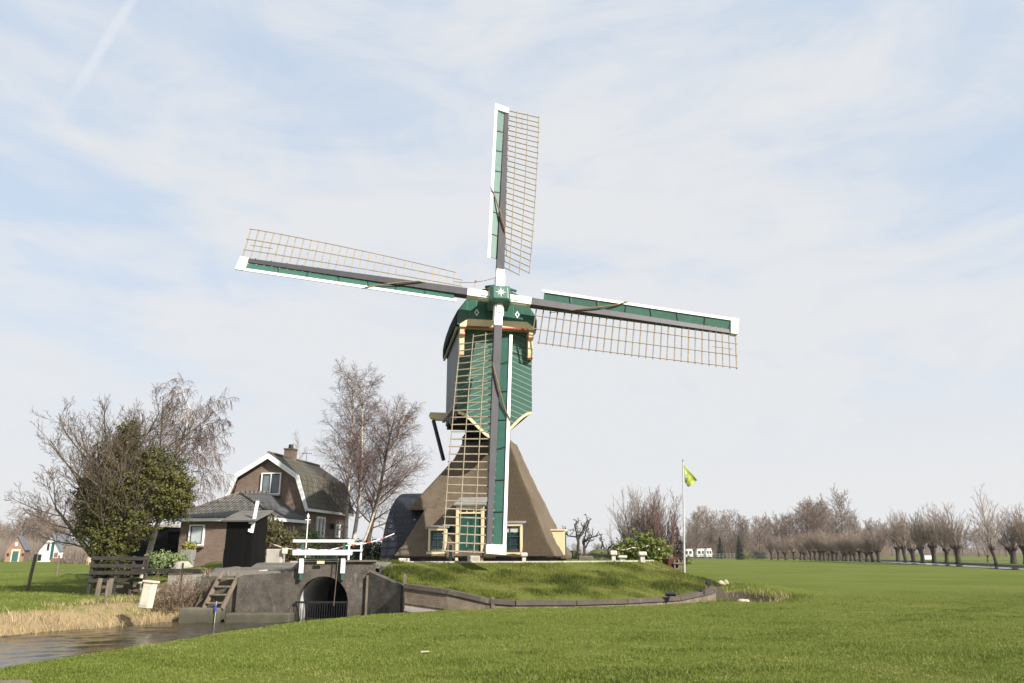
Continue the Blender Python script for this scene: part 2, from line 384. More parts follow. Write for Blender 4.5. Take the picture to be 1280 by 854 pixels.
def vnoise(x, y, s, seed=0):
    """cheap smooth noise by sines"""
    return (np.sin(x * s * 1.0 + 1.3 + seed) * np.cos(y * s * 1.17 + .7 + seed * 2) + .5 * np.sin(x * s * 2.3 + y * s * 1.1 + seed) * np.cos(y * s * 2.1 - x * s * .7)) / 1.5
def height(x, y):
    P = np.stack([x, y], 1)
    z = .035 * vnoise(x, y, .45) + .02 * vnoise(x, y, 1.7, 2)
    z += .25 * sm(30, 8, y) * 0
    z += .42 * np.exp(-(((x - 10.2) / 1.9) ** 2 + ((y - 33.9) / 1.1) ** 2)) - .16 * np.exp(-(((x - 9.0) / 1.6) ** 2 + ((y - 29.0) / .9) ** 2))
    near = (np.abs(x) < 60) & (y < 75)
    dD = np.full(len(x), 99.); dM = np.full(len(x), 99.); dT = np.full(len(x), 99.); wz = np.zeros(len(x)); wd = np.full(len(x), 99.)
    Q = P[near]
    dD[near] = sdist(Q, DITCH); dM[near] = sdist(Q, MOUND); dT[near] = sdist(Q, TERR)
    bw = np.full(len(Q), 99.); bz = np.zeros(len(Q))
    for a, b in zip(WALL[:-1], WALL[1:]):
        d, t = seg_dist(Q, np.array(a[:2]), np.array(b[:2])); k = d < bw
        bw[k] = d[k]; bz[k] = (a[2] + t * (b[2] - a[2]))[k]
    wd[near] = bw; wz[near] = bz
    left = (x < -9.0) & (y > 15) & (y < 31)
    wb = np.where(left, 1.2 + 1.2 * sm(-14.5, -12.5, x), .75)
    z = np.where(dD < wb, -.68 + (z + .68) * sm(0, 1, np.clip(dD / wb, 0, 1)) ** .8, z)
    z = np.where(dD < 0, -.68 - .5 * sm(0, .8, -dD), z)
    ztl = ZT - .8 * sm(-13, -18, x) * (y > 33)
    he = wz * (1 - sm(1.5, 4.5, wd))
    t = np.clip(-dM / (np.abs(dM) + np.maximum(dT, 0) + 1e-6), 0, 1); t = np.where(dT <= 0, 1, t)
    prof = t ** .85 * (1 - .12 * np.sin(t * math.pi))
    hm = he + (ztl - he) * prof + .05 * vnoise(x, y, 1.6, 4) * np.sin(np.clip(t, 0, 1) * math.pi) + .03 * vnoise(x, y, 4.1, 1) * np.sin(np.clip(t, 0, 1) * math.pi)
    inm = (dM < 0) & ~((dD < 0) & (y < 28.7))
    z = np.where(inm, np.maximum(hm, -1), z)
    tun = (x > -7.7) & (x < -5.7) & (y > 28.0) & (y < 33.2)
    z = np.where(tun, -1.1, z)
    z = np.where((y > 150), z * np.clip(1 - (y - 150) / 100, 0, 1), z)
    return z, dD, dM, dT
def axis(lo, hi, step, far0, far1, g=1.12):
    a = list(np.arange(lo, hi + 1e-6, step)); s = step
    while a[-1] < far1: s *= g; a.append(a[-1] + s)
    s = step; b = []
    p = lo
    while p > far0: s *= g; p -= s; b.append(p)
    return np.array(b[::-1] + a)
xs = axis(-24, 16, .2, -4000, 4000); ys = axis(8, 50, .2, -300, 4600)
gx, gy = np.meshgrid(xs, ys); fx, fy = gx.ravel(), gy.ravel()
gz, dD, dM, dT = height(fx, fy)
nx, ny = len(xs), len(ys)
idx = np.arange(nx * ny).reshape(ny, nx)
quads = np.stack([idx[:-1, :-1], idx[:-1, 1:], idx[1:, 1:], idx[1:, :-1]], -1).reshape(-1, 4)
def np_mesh(name, V, Fq):
    me = bpy.data.meshes.new(name); n = len(V); k = Fq.shape[1]; m = len(Fq)
    me.vertices.add(n); me.vertices.foreach_set('co', V.astype(np.float32).ravel())
    me.loops.add(m * k); me.loops.foreach_set('vertex_index', Fq.astype(np.int32).ravel())
    me.polygons.add(m); me.polygons.foreach_set('loop_start', np.arange(0, m * k, k, dtype=np.int32))
    me.update(calc_edges=True); return me
me = np_mesh('ground', np.stack([fx, fy, gz], 1), quads)
zone = np.zeros((len(fx), 4), np.float32); zone[:, 3] = 1
leftbank = (fx < -9.2) & (fy < 33.4) & (dM > 0)
zone[:, 0] = np.where(leftbank, (1 - sm(.5, 1.5, dD)) * .8, 0)
zone[:, 0] = np.maximum(zone[:, 0], np.where(leftbank & (fx > -16) & (fy > 23), .55 * sm(-15.8, -13.6, fx) , 0))
zone[:, 1] = np.where((dT < 0) & (fx < 30), sm(0, .6, -dT), 0) * np.where((fx > 1.2) & (fy > 31.5), .0, 1)
zone[:, 1] = np.maximum(zone[:, 1], np.where((fx > -11.4) & (fx < -4.4) & (fy > 28.7) & (fy < 34.5), 1, 0))
pit = (fx > 7.55) & (fy > 29) & (fx < 11.5) & (fy < 34.5)
zone[:, 2] = np.where(pit, 1 - sm(.45, .8, dD), 0)
zone[:, 2] = np.maximum(zone[:, 2], np.where(dD < .25, 1 - sm(-.05, .25, dD), 0))
att = me.color_attributes.new('zone', 'FLOAT_COLOR', 'POINT'); att.data.foreach_set('color', zone.ravel())
g_ = struct(link('ground', me, M['ground'], smooth=True, sharp=0))

def sheet(name, poly, z, m):
    return struct(MB().add([(x, y, z) for x, y in poly], [tuple(range(len(poly)))]).build(name, m, fixn=False))
wx, wy = np.meshgrid(np.arange(-19.5, 11.01, .075), np.arange(12, 33.01, .06)); wh = np.zeros_like(wx); rs0 = np.random.RandomState(12)
for i in range(34):
    lam = rs0.uniform(.25, 1.5); th = math.pi / 2 + rs0.normal() * .55; k = 2 * math.pi / lam
    wh += .0024 * lam * np.sin(k * (wx * math.cos(th) + wy * math.sin(th)) + rs0.uniform(0, 6.28) + .8 * np.sin(wx * .9 + i) + .6 * np.sin(wy * 1.3 + i * 2))
wi_ = np.arange(wx.size).reshape(wx.shape)
struct(link('ditch_water', np_mesh('ditch_water', np.stack([wx.ravel(), wy.ravel(), -.65 + wh.ravel()], 1), np.stack([wi_[:-1, :-1], wi_[:-1, 1:], wi_[1:, 1:], wi_[1:, :-1]], -1).reshape(-1, 4)), M['water'], smooth=True, sharp=0))
cb = [atZ(955, 697.6), atZ(1060, 701.3), atZ(1160, 706.3), atZ(1285, 713.6)]
ct = [atZ(955, 697.0), atZ(1060, 700.1), atZ(1160, 704.4), atZ(1285, 710.8)]
cv = [Vector((p.x, p.y, .055)) for p in cb] + [Vector((p.x, p.y, .055)) for p in reversed(ct)]
cv.insert(4, Vector((64, 72, .055))); cv.insert(4, Vector((52, 66, .055)))
struct(MB().add(cv, [tuple(range(len(cv)))]).build('canal_water', M['canal'], fixn=False))
# canal far bank strip (dark earth), and far road
bk = MB()
bp = [Vector((p.x, p.y, 0)) for p in ct] 
for a, b in zip(bp[:-1], bp[1:]):
    d = (b - a).normalized(); n = Vector((d.y, -d.x, 0)) * (1 if (Vector((d.y, -d.x, 0))).x > 0 else -1)
    bk.add([a + Vector((0, 0, .06)), b + Vector((0, 0, .06)), b + n * .3 + Vector((0, 0, .30)), a + n * .3 + Vector((0, 0, .30)), b + n * 5 + Vector((0, 0, .32)), a + n * 5 + Vector((0, 0, .32)), b + n * 9 + Vector((0, 0, .02)), a + n * 9 + Vector((0, 0, .02))],
           [(0, 1, 2, 3), (3, 2, 4, 5), (5, 4, 6, 7)])
M['bankearth'] = mat('bank_earth', (.045, .037, .026), (.085, .105, .025), 1.2, .95)
struct(bk.build('canal_bank', M['bankearth'], fixn=False))
M['asphalt'] = mat('asphalt', (.16, .16, .165), (.13, .13, .135), 1, .9)
r0, r1 = atZ(1100, 699.8), atZ(1290, 701.6)
struct(MB().add([(r0.x, r0.y, .12), (r1.x + 10, r1.y, .12), (r1.x + 14, r1.y + 7, .12), (r0.x, r0.y + 7, .12)], [(0, 1, 2, 3)]).build('far_road', M['asphalt'], fixn=False))

# ------------------------------------------------------------------ windmill
PS = R(10.4); MO = Vector((-1.365, 35.96, ZT))
mill = thing('windmill', 'old Dutch hollow post mill with thatched base, green body and four lattice sails', 'windmill', MO, PS)
HUB = Vector((0, -4.35, 11.14)); TAU = R(11.1)
Nn = Vector((0, -math.cos(TAU), math.sin(TAU))); Ee = Vector((1, 0, 0)); Uu = Vector((0, math.sin(TAU), math.cos(TAU)))
# --- thatched base
BO = Vector((-1.0, 36.0, ZT)); BR = R(-10)
rel = BO - MO; cM, sM = math.cos(-PS), math.sin(-PS)
base = MB()
def rring(a, rc, z, n=7):
    pts = []
    for k, (sx, sy) in enumerate(((1, -1), (1, 1), (-1, 1), (-1, -1))):
        a0 = -90 + 90 * k
        for i in range(n):
            t = R(a0 + 90 * i / (n - 1)); pts.append((sx * (a - rc) + rc * math.cos(t), sy * (a - rc) + rc * math.sin(t), z))
    return pts
prof = [(3.22, .16, .24), (3.40, .18, .18), (3.45, .18, .24), (3.38, .2, .38), (3.14, .2, .75), (2.86, .2, 1.35), (2.57, .2, 2.0), (2.28, .2, 2.65), (1.98, .2, 3.3), (1.66, .2, 4.0), (1.40, .2, 4.65), (1.17, .2, 5.2), (1.10, .2, 5.36)]
rings = []
rnd = random.Random(4)
sub = []
for i in range(len(prof) - 1):
    k = 1 if i < 3 else 8
    for j in range(k): sub.append(tuple(prof[i][q] + (prof[i + 1][q] - prof[i][q]) * j / k for q in range(3)))
sub.append(prof[-1])
vs = []
def densify(ring, k=22):
    out = []
    for i in range(len(ring)):
        a, b = Vector(ring[i]), Vector(ring[(i + 1) % len(ring)])
        m_ = k if (b - a).length > .6 else 1
        for j in range(m_): out.append(a.lerp(b, j / m_))
    return out
cnt = len(densify(rring(3, .4, 0)))
for a, rc, z in sub:
    rr = densify(rring(a, rc, z))
    for p in rr:
        q = p + p.normalized() * .035 * mnoise.noise(p * 1.3) + Vector((p.x, p.y, 0)).normalized() * (.03 * mnoise.noise(p * 3.5) + .02 * mnoise.noise(p * 9))
        vs.append(q)
fs = [(i * cnt + k, i * cnt + (k + 1) % cnt, (i + 1) * cnt + (k + 1) % cnt, (i + 1) * cnt + k) for i in range(len(sub) - 1) for k in range(cnt)]
base.add(vs, fs)
# the thatch eave that reaches out over the scoop wheel housing
va = []; zs_ = [2.18, 2.26, 2.6, 3.1, 3.6, 4.1, 4.6]
for z in zs_:
    a_ = 3.47 - .455 * z; ex = .80 * max(0, 1 - (z - 2.2) / 2.4); k = .06 if z < 2.2 else 0
    va += [(-a_ - ex + k, -a_ + .14 + k, z), (-a_ - ex + .16, -a_ - .015 + k, z), (-a_ + .5, -a_ - .015 + k, z), (-a_ + .6, 1.5, z), (-a_ - ex + .12, 1.5, z), (-a_ - ex + k, 1.3, z)]
n_ = 6
fa = [tuple(reversed(range(n_))), tuple(range((len(zs_) - 1) * n_, len(zs_) * n_))]
for j in range(len(zs_) - 1):
    for i in range(n_): fa.append((j * n_ + i, j * n_ + (i + 1) % n_, (j + 1) * n_ + (i + 1) % n_, (j + 1) * n_ + i))
base.add(va, fa)
def place(o):      # parts modelled in the frame of the thatched base
    o.location = (cM * rel.x - sM * rel.y, sM * rel.x + cM * rel.y, 0); o.rotation_euler = (0, 0, BR - PS); return o
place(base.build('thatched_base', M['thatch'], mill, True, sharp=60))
pl = MB(); pl.ext_z([(x, y) for x, y, z in rring(3.16, .1, 0, 3)], -.1, .3)
place(pl.build('brick_plinth', M['darkcon'], mill))
# windows and door of the base
def sash_window(x0, x1, z0, z1, y, curtain=False):
    f = MB(); fw = .09
    f.box(((x0 + x1) / 2, y + .05, z0 + fw / 2 - .02), (x1 - x0 + .1, .22, fw)); f.box(((x0 + x1) / 2, y + .05, z1 - fw / 2), (x1 - x0, .16, fw))
    for x in (x0 + fw / 2, x1 - fw / 2): f.box((x, y + .06, (z0 + z1) / 2 + .01), (fw, .15, z1 - z0 - 2 * fw + .02))
    fr = place(f.build('window', M['cream'], mill, bevel=.008))
    def kid(o): o.parent = fr; return o
    g = MB(); g.box(((x0 + x1) / 2, y + .075, (z0 + z1) / 2), (x1 - x0 - 2 * fw + .01, .02, z1 - z0 - 2 * fw + .01)); kid(g.build('pane', M['glass']))
    s = MB(); xa, xb, za, zb = x0 + fw, x1 - fw, z0 + fw, z1 - fw
    for x in (xa + .025, xb - .025): s.box((x, y + .045, (za + zb) / 2), (.05, .04, zb - za))
    s.box(((xa + xb) / 2, y + .043, za + .04), (xb - xa - .1, .04, .08)); s.box(((xa + xb) / 2, y + .043, zb - .025), (xb - xa - .1, .04, .05))
    s.box(((xa + xb) / 2, y + .045, (za + zb) / 2 + .1), (xb - xa - .1, .04, .05)); s.box(((xa + xb) / 2, y + .05, (za + zb) / 2), (.03, .03, zb - za - .1))
    for k in (.28, .75): s.box(((xa + xb) / 2, y + .052, za + (zb - za) * k), (xb - xa - .1, .025, .025))
    kid(s.build('sash', M['door_green']))
    if curtain:
        c = MB(); n = 18; t = zb - .05
        pts = [(xa + .05 + (xb - xa - .1) * i / n, t - .16 - .09 * abs(math.sin(i * math.pi / 6 + .5))) for i in range(n + 1)]
        for i in range(n): c.add([(pts[i][0], y + .062, t), (pts[i + 1][0], y + .062, t), (pts[i + 1][0], y + .062, pts[i + 1][1]), (pts[i][0], y + .062, pts[i][1])], [(0, 1, 2, 3)])
        kid(c.build('curtain', M['lace'], fixn=False))
    for x in (x0 + .02, x1 - .02):                           # cheeks running back into the thatch
        ck = MB(); ck.ext_x([(y + .14, z0), (y + .14, z1), (y + .95, z1), (y + .2, z0)], x - .02, x + .02); kid(ck.build('cheek', M['teal']))
    r = MB(); r.add([], []); r.beam(((x0 + x1) / 2, y - .06, z1 + .035), ((x0 + x1) / 2, y + 1.05, z1 + .16), x1 - x0 + .16, .06); kid(r.build('hood', M['zinc'], bevel=.01))
    return fr
sash_window(1.0, 2.03, .31, 1.52, -3.36, True)
sash_window(-1.97, -1.18, .33, 1.36, -3.36)
d = MB(); x0, x1, zt = -.78, .40, 2.27
for x in (x0 + .05, x1 - .05): d.box((x, -3.30, 1.1), (.11, .2, 2.1))
d.box(((x0 + x1) / 2, -3.3, zt - .05), (x1 - x0, .21, .1)); d.box(((x0 + x1) / 2, -3.3, 1.98), (x1 - x0 - .2, .18, .07))
dr = place(d.build('door_frame', M['cream'], mill, bevel=.008))
dl = MB()
dl.box(((x0 + x1) / 2, -3.27, 1.05), (x1 - x0 - .22, .08, 1.85))
for k in range(2):
    for zz, hh in ((.62, .7), (1.5, .75)):
        dl.box((x0 + .34 + k * .5, -3.315, zz), (.38, .02, hh))
door = dl.build('door', M['door_green'], None, bevel=.006); door.parent = dr
tr = MB(); tr.box(((x0 + x1) / 2, -3.25, 2.1), (x1 - x0 - .22, .03, .2)); o = tr.build('transom_pane', M['glass']); o.parent = dr
for k in range(4):
    tb = MB(); tb.box((x0 + .14 + k * .3, -3.275, 2.1), (.05, .05, .2)); o = tb.build('transom_bar', M['cream']); o.parent = dr
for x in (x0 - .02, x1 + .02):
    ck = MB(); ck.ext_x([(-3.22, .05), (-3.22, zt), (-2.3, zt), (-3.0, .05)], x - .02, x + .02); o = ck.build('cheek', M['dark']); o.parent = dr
hd = MB(); hd.beam(((x0 + x1) / 2, -3.5, zt + .03), ((x0 + x1) / 2, -2.2, zt + .42), x1 - x0 + .2, .07); o = hd.build('hood', M['zinc'], bevel=.01); o.parent = dr
# thatch lips either side of the door, below the windows
for x0_, x1_ in ((-1.16, -.82), (.42, .92)):
    lp = MB(); lp.ext_x([(-3.46, .14), (-3.50, .2), (-3.50, .36), (-3.40, .62), (-3.1, 1.2), (-2.9, 1.2), (-2.9, .12), (-3.3, .1)], x0_, x1_)
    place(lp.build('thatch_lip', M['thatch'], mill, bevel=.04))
# side dormer on the right flank: cream cheek with a dark green window beyond
sd = MB(); sd.box((3.17, -.5, .77), (.62, .10, 1.1)); sdo = place(sd.build('side_dormer', M['cream'], mill, bevel=.01))
s2 = MB(); s2.box((3.40, .1, .77), (.06, 1.1, 1.0)); o = s2.build('shutter', M['green']); o.parent = sdo
s3 = MB(); s3.box((3.14, .05, 1.35), (.72, 1.3, .06)); o = s3.build('hood', M['cream']); o.parent = sdo
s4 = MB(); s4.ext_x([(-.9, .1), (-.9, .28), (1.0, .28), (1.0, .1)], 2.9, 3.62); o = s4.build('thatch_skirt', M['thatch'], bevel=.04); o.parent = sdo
# --- scoop wheel housing left of the base
wh = MB(); x0, x1, yc, zc, rad = -4.25, -2.2, .45, -.12, 3.22
arc = []
for i in range(33):
    t = math.pi * i / 32 * .93 + .04
    arc.append((yc - rad * math.cos(t), zc + rad * math.sin(t)))
vs = [(x0, y, z) for y, z in arc] + [(x1, y, z) for y, z in arc]; n = len(arc)
fs = [(i, i + 1, n + i + 1, n + i) for i in range(n - 1)] + [tuple(range(n))]
wh.add(vs, fs)
who = place(wh.build('wheel_housing', M['house_tar'], mill, True, sharp=40))
a = who.data.attributes.new('run', 'FLOAT', 'POINT'); a.data.foreach_set('value', [rad * math.pi * .93 * (i % n) / 32 for i in range(2 * n)])
# --- hollow post collar and body
co = MB()
for w0, w1, z0, z1 in ((1.02, .98, 5.3, 5.45), (1.0, 1.0, 5.45, 5.75), (.88, .88, 5.75, 6.6)):  # upper steps widened so black boards stand in for shade under the body
    co.beam((.1, -.1, z0), (.1, -.1, z1), w0 * 2, w0 * 2, (0, 1, 0), w1 * 2, w1 * 2)
co.build('collar', M['tarv'], mill)
XL, XR, YF, YB = -1.60, 1.74, -3.0, 2.25
cx_ = (XL + XR) / 2
bd = MB()
pg = [(XL, 10.45), (XL, 6.28)]
def ogee(t):  # t 0..1 corner -> centre
    return 6.28 - 1.10 * (3 * t * t - 2 * t ** 3) * .93 - .08 * t
N_ = 12
for i in range(N_ + 1): pg.append((XL + (cx_ - XL) * (.03 + .97 * i / N_), ogee(i / N_)))
for i in range(N_ - 1, -1, -1): pg.append((XR + (cx_ - XR) * (.03 + .97 * i / N_), ogee(i / N_) + .08 * (1 - i / N_)))
pg += [(XR, 6.36), (XR, 10.45)]
bd.ext_y(pg, YF, YF + .08)
bd.build('front_boarding', M['front_boards'], mill)
# cream rim along the ogee
rm = MB(); op = pg[2:-2]
for (xa, za), (xb, zb) in zip(op[:-1], op[1:]):
    dd = Vector((xb - xa, 0, zb - za)).normalized() * .012
    rm.beam((xa - dd.x, YF - .035, za - dd.z - .03), (xb + dd.x, YF - .035, zb + dd.z - .03), .12, .115, (0, 0, 1))
rm.build('ogee_trim', M['cream'], mill)
bx = MB(); bx.box((cx_, (YF + .1 + YB) / 2, 8.45), (XR - XL - .02, YB - YF - .1, 3.95)); bx.build('body', M['grey_boards'], mill)
uf = MB(); uf.box((cx_, (YF + YB) / 2 + .1, 6.4), (XR - XL - .14, YB - YF - .3, .2)); uf.box((cx_, -2.2, 6.05), (1.6, .5, .9)); uf.box((cx_, -.3, 6.1), (.5, 4.6, .5)); uf.build('floor_beam', M['tarv'], mill)
# tail beam, rail and brace at the left rear
tl = MB(); tl.ext_y([(-2.50, 6.86), (-2.46, 6.98), (-1.2, 6.98), (-1.2, 6.60), (-2.25, 6.62), (-2.42, 6.70)], 1.15, 1.5)
tl.build('tail_beam', M['cream'], mill, bevel=.02)
tb = MB(); tb.beam((-1.66, -2.9, 6.62), (-1.80, 1.2, 6.55), .12, .14); tb.beam((-1.62, -2.6, 6.45), (-1.62, -2.6, 6.0), .08, .08); tb.beam((-1.68, -.9, 6.55), (-1.68, -.9, 6.1), .08, .08)
tb.build('side_rail', M['zinc'], mill)
br = MB(); br.beam((-2.28, 1.3, 6.6), (-1.80, .6, 4.6), .13, .13); br.build('brace', M['black'], mill)
# --- cap
CP = [(XL - .12, 10.10), (XL - .13, 10.55), (XL - .06, 10.80), (XL + .30, 11.32), (XL + .62, 11.62), (XL + 1.05, 11.83), (cx_, 11.98)]
CPR = [(2 * cx_ - x, z) for x, z in reversed(CP[:-1])]
cap = CP + CPR
c = MB(); c.ext_y(cap, -3.46, -3.36); cp = c.build('cap', M['cap_green'], mill, bevel=.03)
rf = MB(); off = []
for i, (x, z) in enumerate(cap):
    off.append((cx_ + (x - cx_) * 1.03, z + (.06 if abs(x - cx_) < 1.2 else .0)))
inn = [(cx_ + (x - cx_) * .98, z - .04) for x, z in cap]
ys_ = [-3.32, -2.2, -1.0, .3, 1.6, 2.75]; n = len(off); vs = []; fs = []
def bw(y): return 1 + .055 * math.sin(math.pi * (y + 3.32) / 6.07)
for pr in (off, inn):
    for y in ys_: vs += [(cx_ + (x - cx_) * bw(y), y, z) for x, z in pr]
m_ = len(ys_)
for j in range(m_ - 1):
    for i in range(n - 1):
        a = j * n + i; b = m_ * n + a
        fs += [(a, a + 1, a + n + 1, a + n), (b + 1, b, b + n, b + n + 1)]
    for i in (0, n - 1):
        a = j * n + i; fs.append((a, a + n, m_ * n + a + n, m_ * n + a))
for j in (0, m_ - 1):
    for i in range(n - 1): a = j * n + i; fs.append((a + 1, a, m_ * n + a, m_ * n + a + 1))
rf.add(vs, fs)
o = rf.build('roof', M['tar'], None, True, sharp=30); o.parent = cp
bkp = MB(); bkp.ext_y(inn, 2.5, 2.56); o = bkp.build('rear_gable', M['tarv']); o.parent = cp
rg = MB(); rg.beam((cx_, -3.5, 12.05), (cx_, 2.8, 12.05), .30, .07); rg.beam((cx_ - .55, -3.42, 11.97), (cx_ - .1, -3.42, 12.06), .14, .08); rg.beam((cx_ + .9, -3.42, 11.86), (cx_ + .1, -3.42, 12.06), .14, .08); o = rg.build('ridge_board', M['teal'], bevel=.01); o.parent = cp
ev = MB()
for x in (XL - .10, XR + .10): ev.beam((x, -3.28, 10.03), (x, 2.72, 10.03), .09, .13)
o = ev.build('eave_board', M['palecon']); o.parent = cp
fi = MB(); fi.tube([(cx_ - .3, -2.6, 12.06), (cx_ - .3, -2.6, 12.14), (cx_ - .3, -2.6, 12.2), (cx_ - .3, -2.6, 12.28), (cx_ - .3, -2.6, 12.34)], [.05, .1, .12, .09, .02], 10); o = fi.build('finial_ball', M['yellow'], None, True); o.parent = cp
for sx in (-.92, .92):
    dm = MB(); x = cx_ + sx; z = 10.72
    o_ = [(x, z + .17), (x + .11, z), (x, z - .17), (x - .11, z)]; i_ = [(x, z + .09), (x + .06, z), (x, z - .09), (x - .06, z)]
    for i in range(4):
        j = (i + 1) % 4; a4 = [o_[i], o_[j], i_[j], i_[i]]
        dm.prism(None, [(p[0], -3.485, p[1]) for p in a4], [(p[0], -3.455, p[1]) for p in a4])
    o = dm.build('diamond_mark', M['white']); o.parent = cp
# cream wind beam with red lines and corbels
wb = MB(); wb.ext_y([(XL - .02, 9.98), (XL - .02, 10.10), (XL + .33, 10.36), (XR - .33, 10.36), (XR + .02, 10.10), (XR + .02, 9.98), (XR - .25, 9.98), (XR - .32, 10.04), (XL + .32, 10.04), (XL + .25, 9.98)], -3.62, -3.02)
wbo = wb.build('weather_beam', M['cream'], mill, bevel=.015)
rl = MB(); rl.box((cx_, -3.6, 10.0), (XR - XL - .7, .09, .06)); o = rl.build('red_line', M['red']); o.parent = wbo
for x in (XL + .12, XR - .12):
    cb_ = MB(); cb_.ext_x([(-3.02, 9.97), (-3.55, 9.97), (-3.5, 9.7), (-3.34, 9.55), (-3.3, 9.0), (-3.22, 8.74), (-3.02, 8.74)], x - .11, x + .11)
    k = cb_.build('corbel', M['cream'], mill, bevel=.01)
    for c_, s_ in (((x, -3.30, 9.94), (.24, .54, .05)), ((x, -3.22, 9.66), (.235, .52, .045)), ((x, -3.14, 8.78), (.235, .22, .06))):
        rb = MB(); rb.box(c_, s_); o = rb.build('red_band', M['red']); o.parent = k
    dt = MB(); dt.tube([(x, -3.33, 9.28), (x, -3.29, 9.28)], .025, 8); o = dt.build('red_dot', M['red']); o.parent = k
# --- windshaft with the star on its head
ws = MB(); ws.beam(HUB - Nn * .45, HUB + Nn * .42, .90, .80, Uu); ws.beam(HUB + Nn * .42, HUB + Nn * .55, .90, .80, Uu, .66, .58)
hubo = ws.build('shaft_head', M['green'], mill, bevel=.03)
sf = MB(); sf.tube([HUB - Nn * .45, HUB - Nn * 1.6], .3, 12); o = sf.build('windshaft', M['black'], mill, True)
st = MB()
for i in range(4):
    a_ = math.pi * i / 4; dv = Ee * math.cos(a_) + Uu * math.sin(a_); L_ = .27 if i % 2 == 0 else .21
    c0 = HUB + Nn * (.556 + .003 * i); w_ = dv.cross(Nn).normalized() * .032
    st.prism(None, [c0 - dv * L_, c0 + w_, c0 + dv * L_, c0 - w_], [p + Nn * .012 for p in (c0 - dv * L_, c0 + w_, c0 + dv * L_, c0 - w_)])
o = st.build('star', M['white']); o.parent = hubo
# --- sails
def sail(d, layer, seed):
    d = d.normalized(); t = Nn.cross(d).normalized() * -1   # trailing side: clockwise seen from the front
    if True:
        e_ = Ee if abs(d.dot(Uu)) > .5 else None
    B = HUB + Nn * layer
    rr = random.Random(seed)
    Rt = 11.0
    P = lambda r, a, b=0: B + d * r + t * a + Nn * b
    root = MB(); root.beam(P(.30, 0), P(1.42, 0), .36, .38, Nn, .35, .365)
    so = root.build('sail', M['white'], mill, bevel=.012)
    def kid(m, name, mt, **k): o = m.build(name, mt, None, **k); o.parent = so; return o
    m = MB(); m.beam(P(1.421, 0), P(Rt - .02, 0), .35, .36, Nn, .20, .17); kid(m, 'stock', M['stock'], bevel=.01)
    m = MB()
    for a in (-.20, .20): m.beam(P(.36, a, .04), P(.9 if a < 0 else 1.2, a, .04), .05, .12, Nn)
    m.beam(P(.36, -.0, .22), P(.8, 0, .20), .2, .06, Nn); kid(m, 'wedge', M['white'])
    # lattice with twist
    ang = lambda r: R(6 + 24 * max(0, 1 - (r - 1.8) / 9.0) ** 1.3)
    m = MB(); nb = 30; W = 1.72; bars = [1.72 + i * (Rt + .0 - 1.72) / (nb - 1) for i in range(nb)]
    def LP(r, a): an = ang(r); return P(r, a * math.cos(an), -a * math.sin(an) + .02)
    for i, r in enumerate(bars):
        w = W * (.62 if i == 0 else 1); j = rr.uniform(-.012, .012)
        m.beam(LP(r, -.16), LP(r + j, w + rr.uniform(.02, .06)), .05, .05, Nn, .04, .04)
    for a in (.55, 1.13, 1.71):
        rs = [r for i, r in enumerate(bars) if not (i == 0 and a > 1.2)]; pts = [LP(r, a) + Nn * .03 for r in [rs[0] - .08] + rs[1:-1] + [rs[-1] + .06]]
        m.tube(pts, .022, 5)
    m.tube([LP(bars[-4] - .15, .84) + Nn * .03, LP(bars[-2] + .15, .84) + Nn * .03], .016, 5)
    kid(m, 'lattice', M['lath'], fixn=False)
    # wind boards on the leading side
    lead = lambda r, a: P(r, -(.12 + a * .95), .05 + a * .36)
    r0, r1 = 1.98, Rt - .28
    m = MB(); k = 7
    for i in range(k):
        ra, rb = r0 + (r1 - r0) * i / k, r0 + (r1 - r0) * (i + 1) / k - .012
        q = [lead(ra, 0), lead(rb, 0), lead(rb, .42), lead(ra, .42)]; m.prism(None, q, [p - Nn * .03 for p in q])
    kid(m, 'wind_board', M['green'])
    for i in range(1, k):
        m = MB(); m.beam(lead(r0 + (r1 - r0) * i / k, .0) + Nn * .012, lead(r0 + (r1 - r0) * i / k - rr.choice((0, 0, .12)), .42) + Nn * .012, .03, .03, Nn); kid(m, 'board_strap', M['black'])
    m = MB(); m.beam(lead(r0 - .12, .46) + Nn * .01, lead(r1, .46) + Nn * .01, .13, .05, Nn); kid(m, 'edge_board', M['white'], bevel=.008)
    m = MB(); q = [P(r1, .11, .13), P(Rt + .06, .11, .13), lead(Rt + .1, .53) + Nn * .04, lead(r1, .53) + Nn * .04]; m.prism(None, q, [p - Nn * .28 for p in q[:2]] + [p - Nn * .07 for p in q[2:]])
    kid(m, 'end_board', M['white'], bevel=.01)
    for r in [2.0 + i * .65 for i in range(14)]:
        m = MB(); m.box(P(r, .19 - .006 * r, .05), (.05, .05, .05)); kid(m, 'cleat', M['black'])
    # furled cloth twisted across the stock
    m = MB(); pts = [LP(2.3, .35) + Nn * .05, LP(3.0, .22) + Nn * .12, P(3.6, .1, .25), P(4.4, -.12, .27), lead(5.3, .3) + Nn * .07, lead(5.7, .5) + Nn * .08, lead(5.85, .56) + Nn * -.04]
    m.tube(pts, [.012, .016, .036, .040, .034, .024, .016], 8); kid(m, 'furled_cloth', M['rope'], smooth=True)
    return so
f1, f2 = R(3.6), R(5.75)
du = Uu * math.cos(f1) + Ee * math.sin(f1); dr_ = Ee * math.cos(f2) - Uu * math.sin(f2)
sail(du, .0, 1); sail(-du, .0, 2); sail(dr_, .02, 3); sail(-dr_, .02, 4)
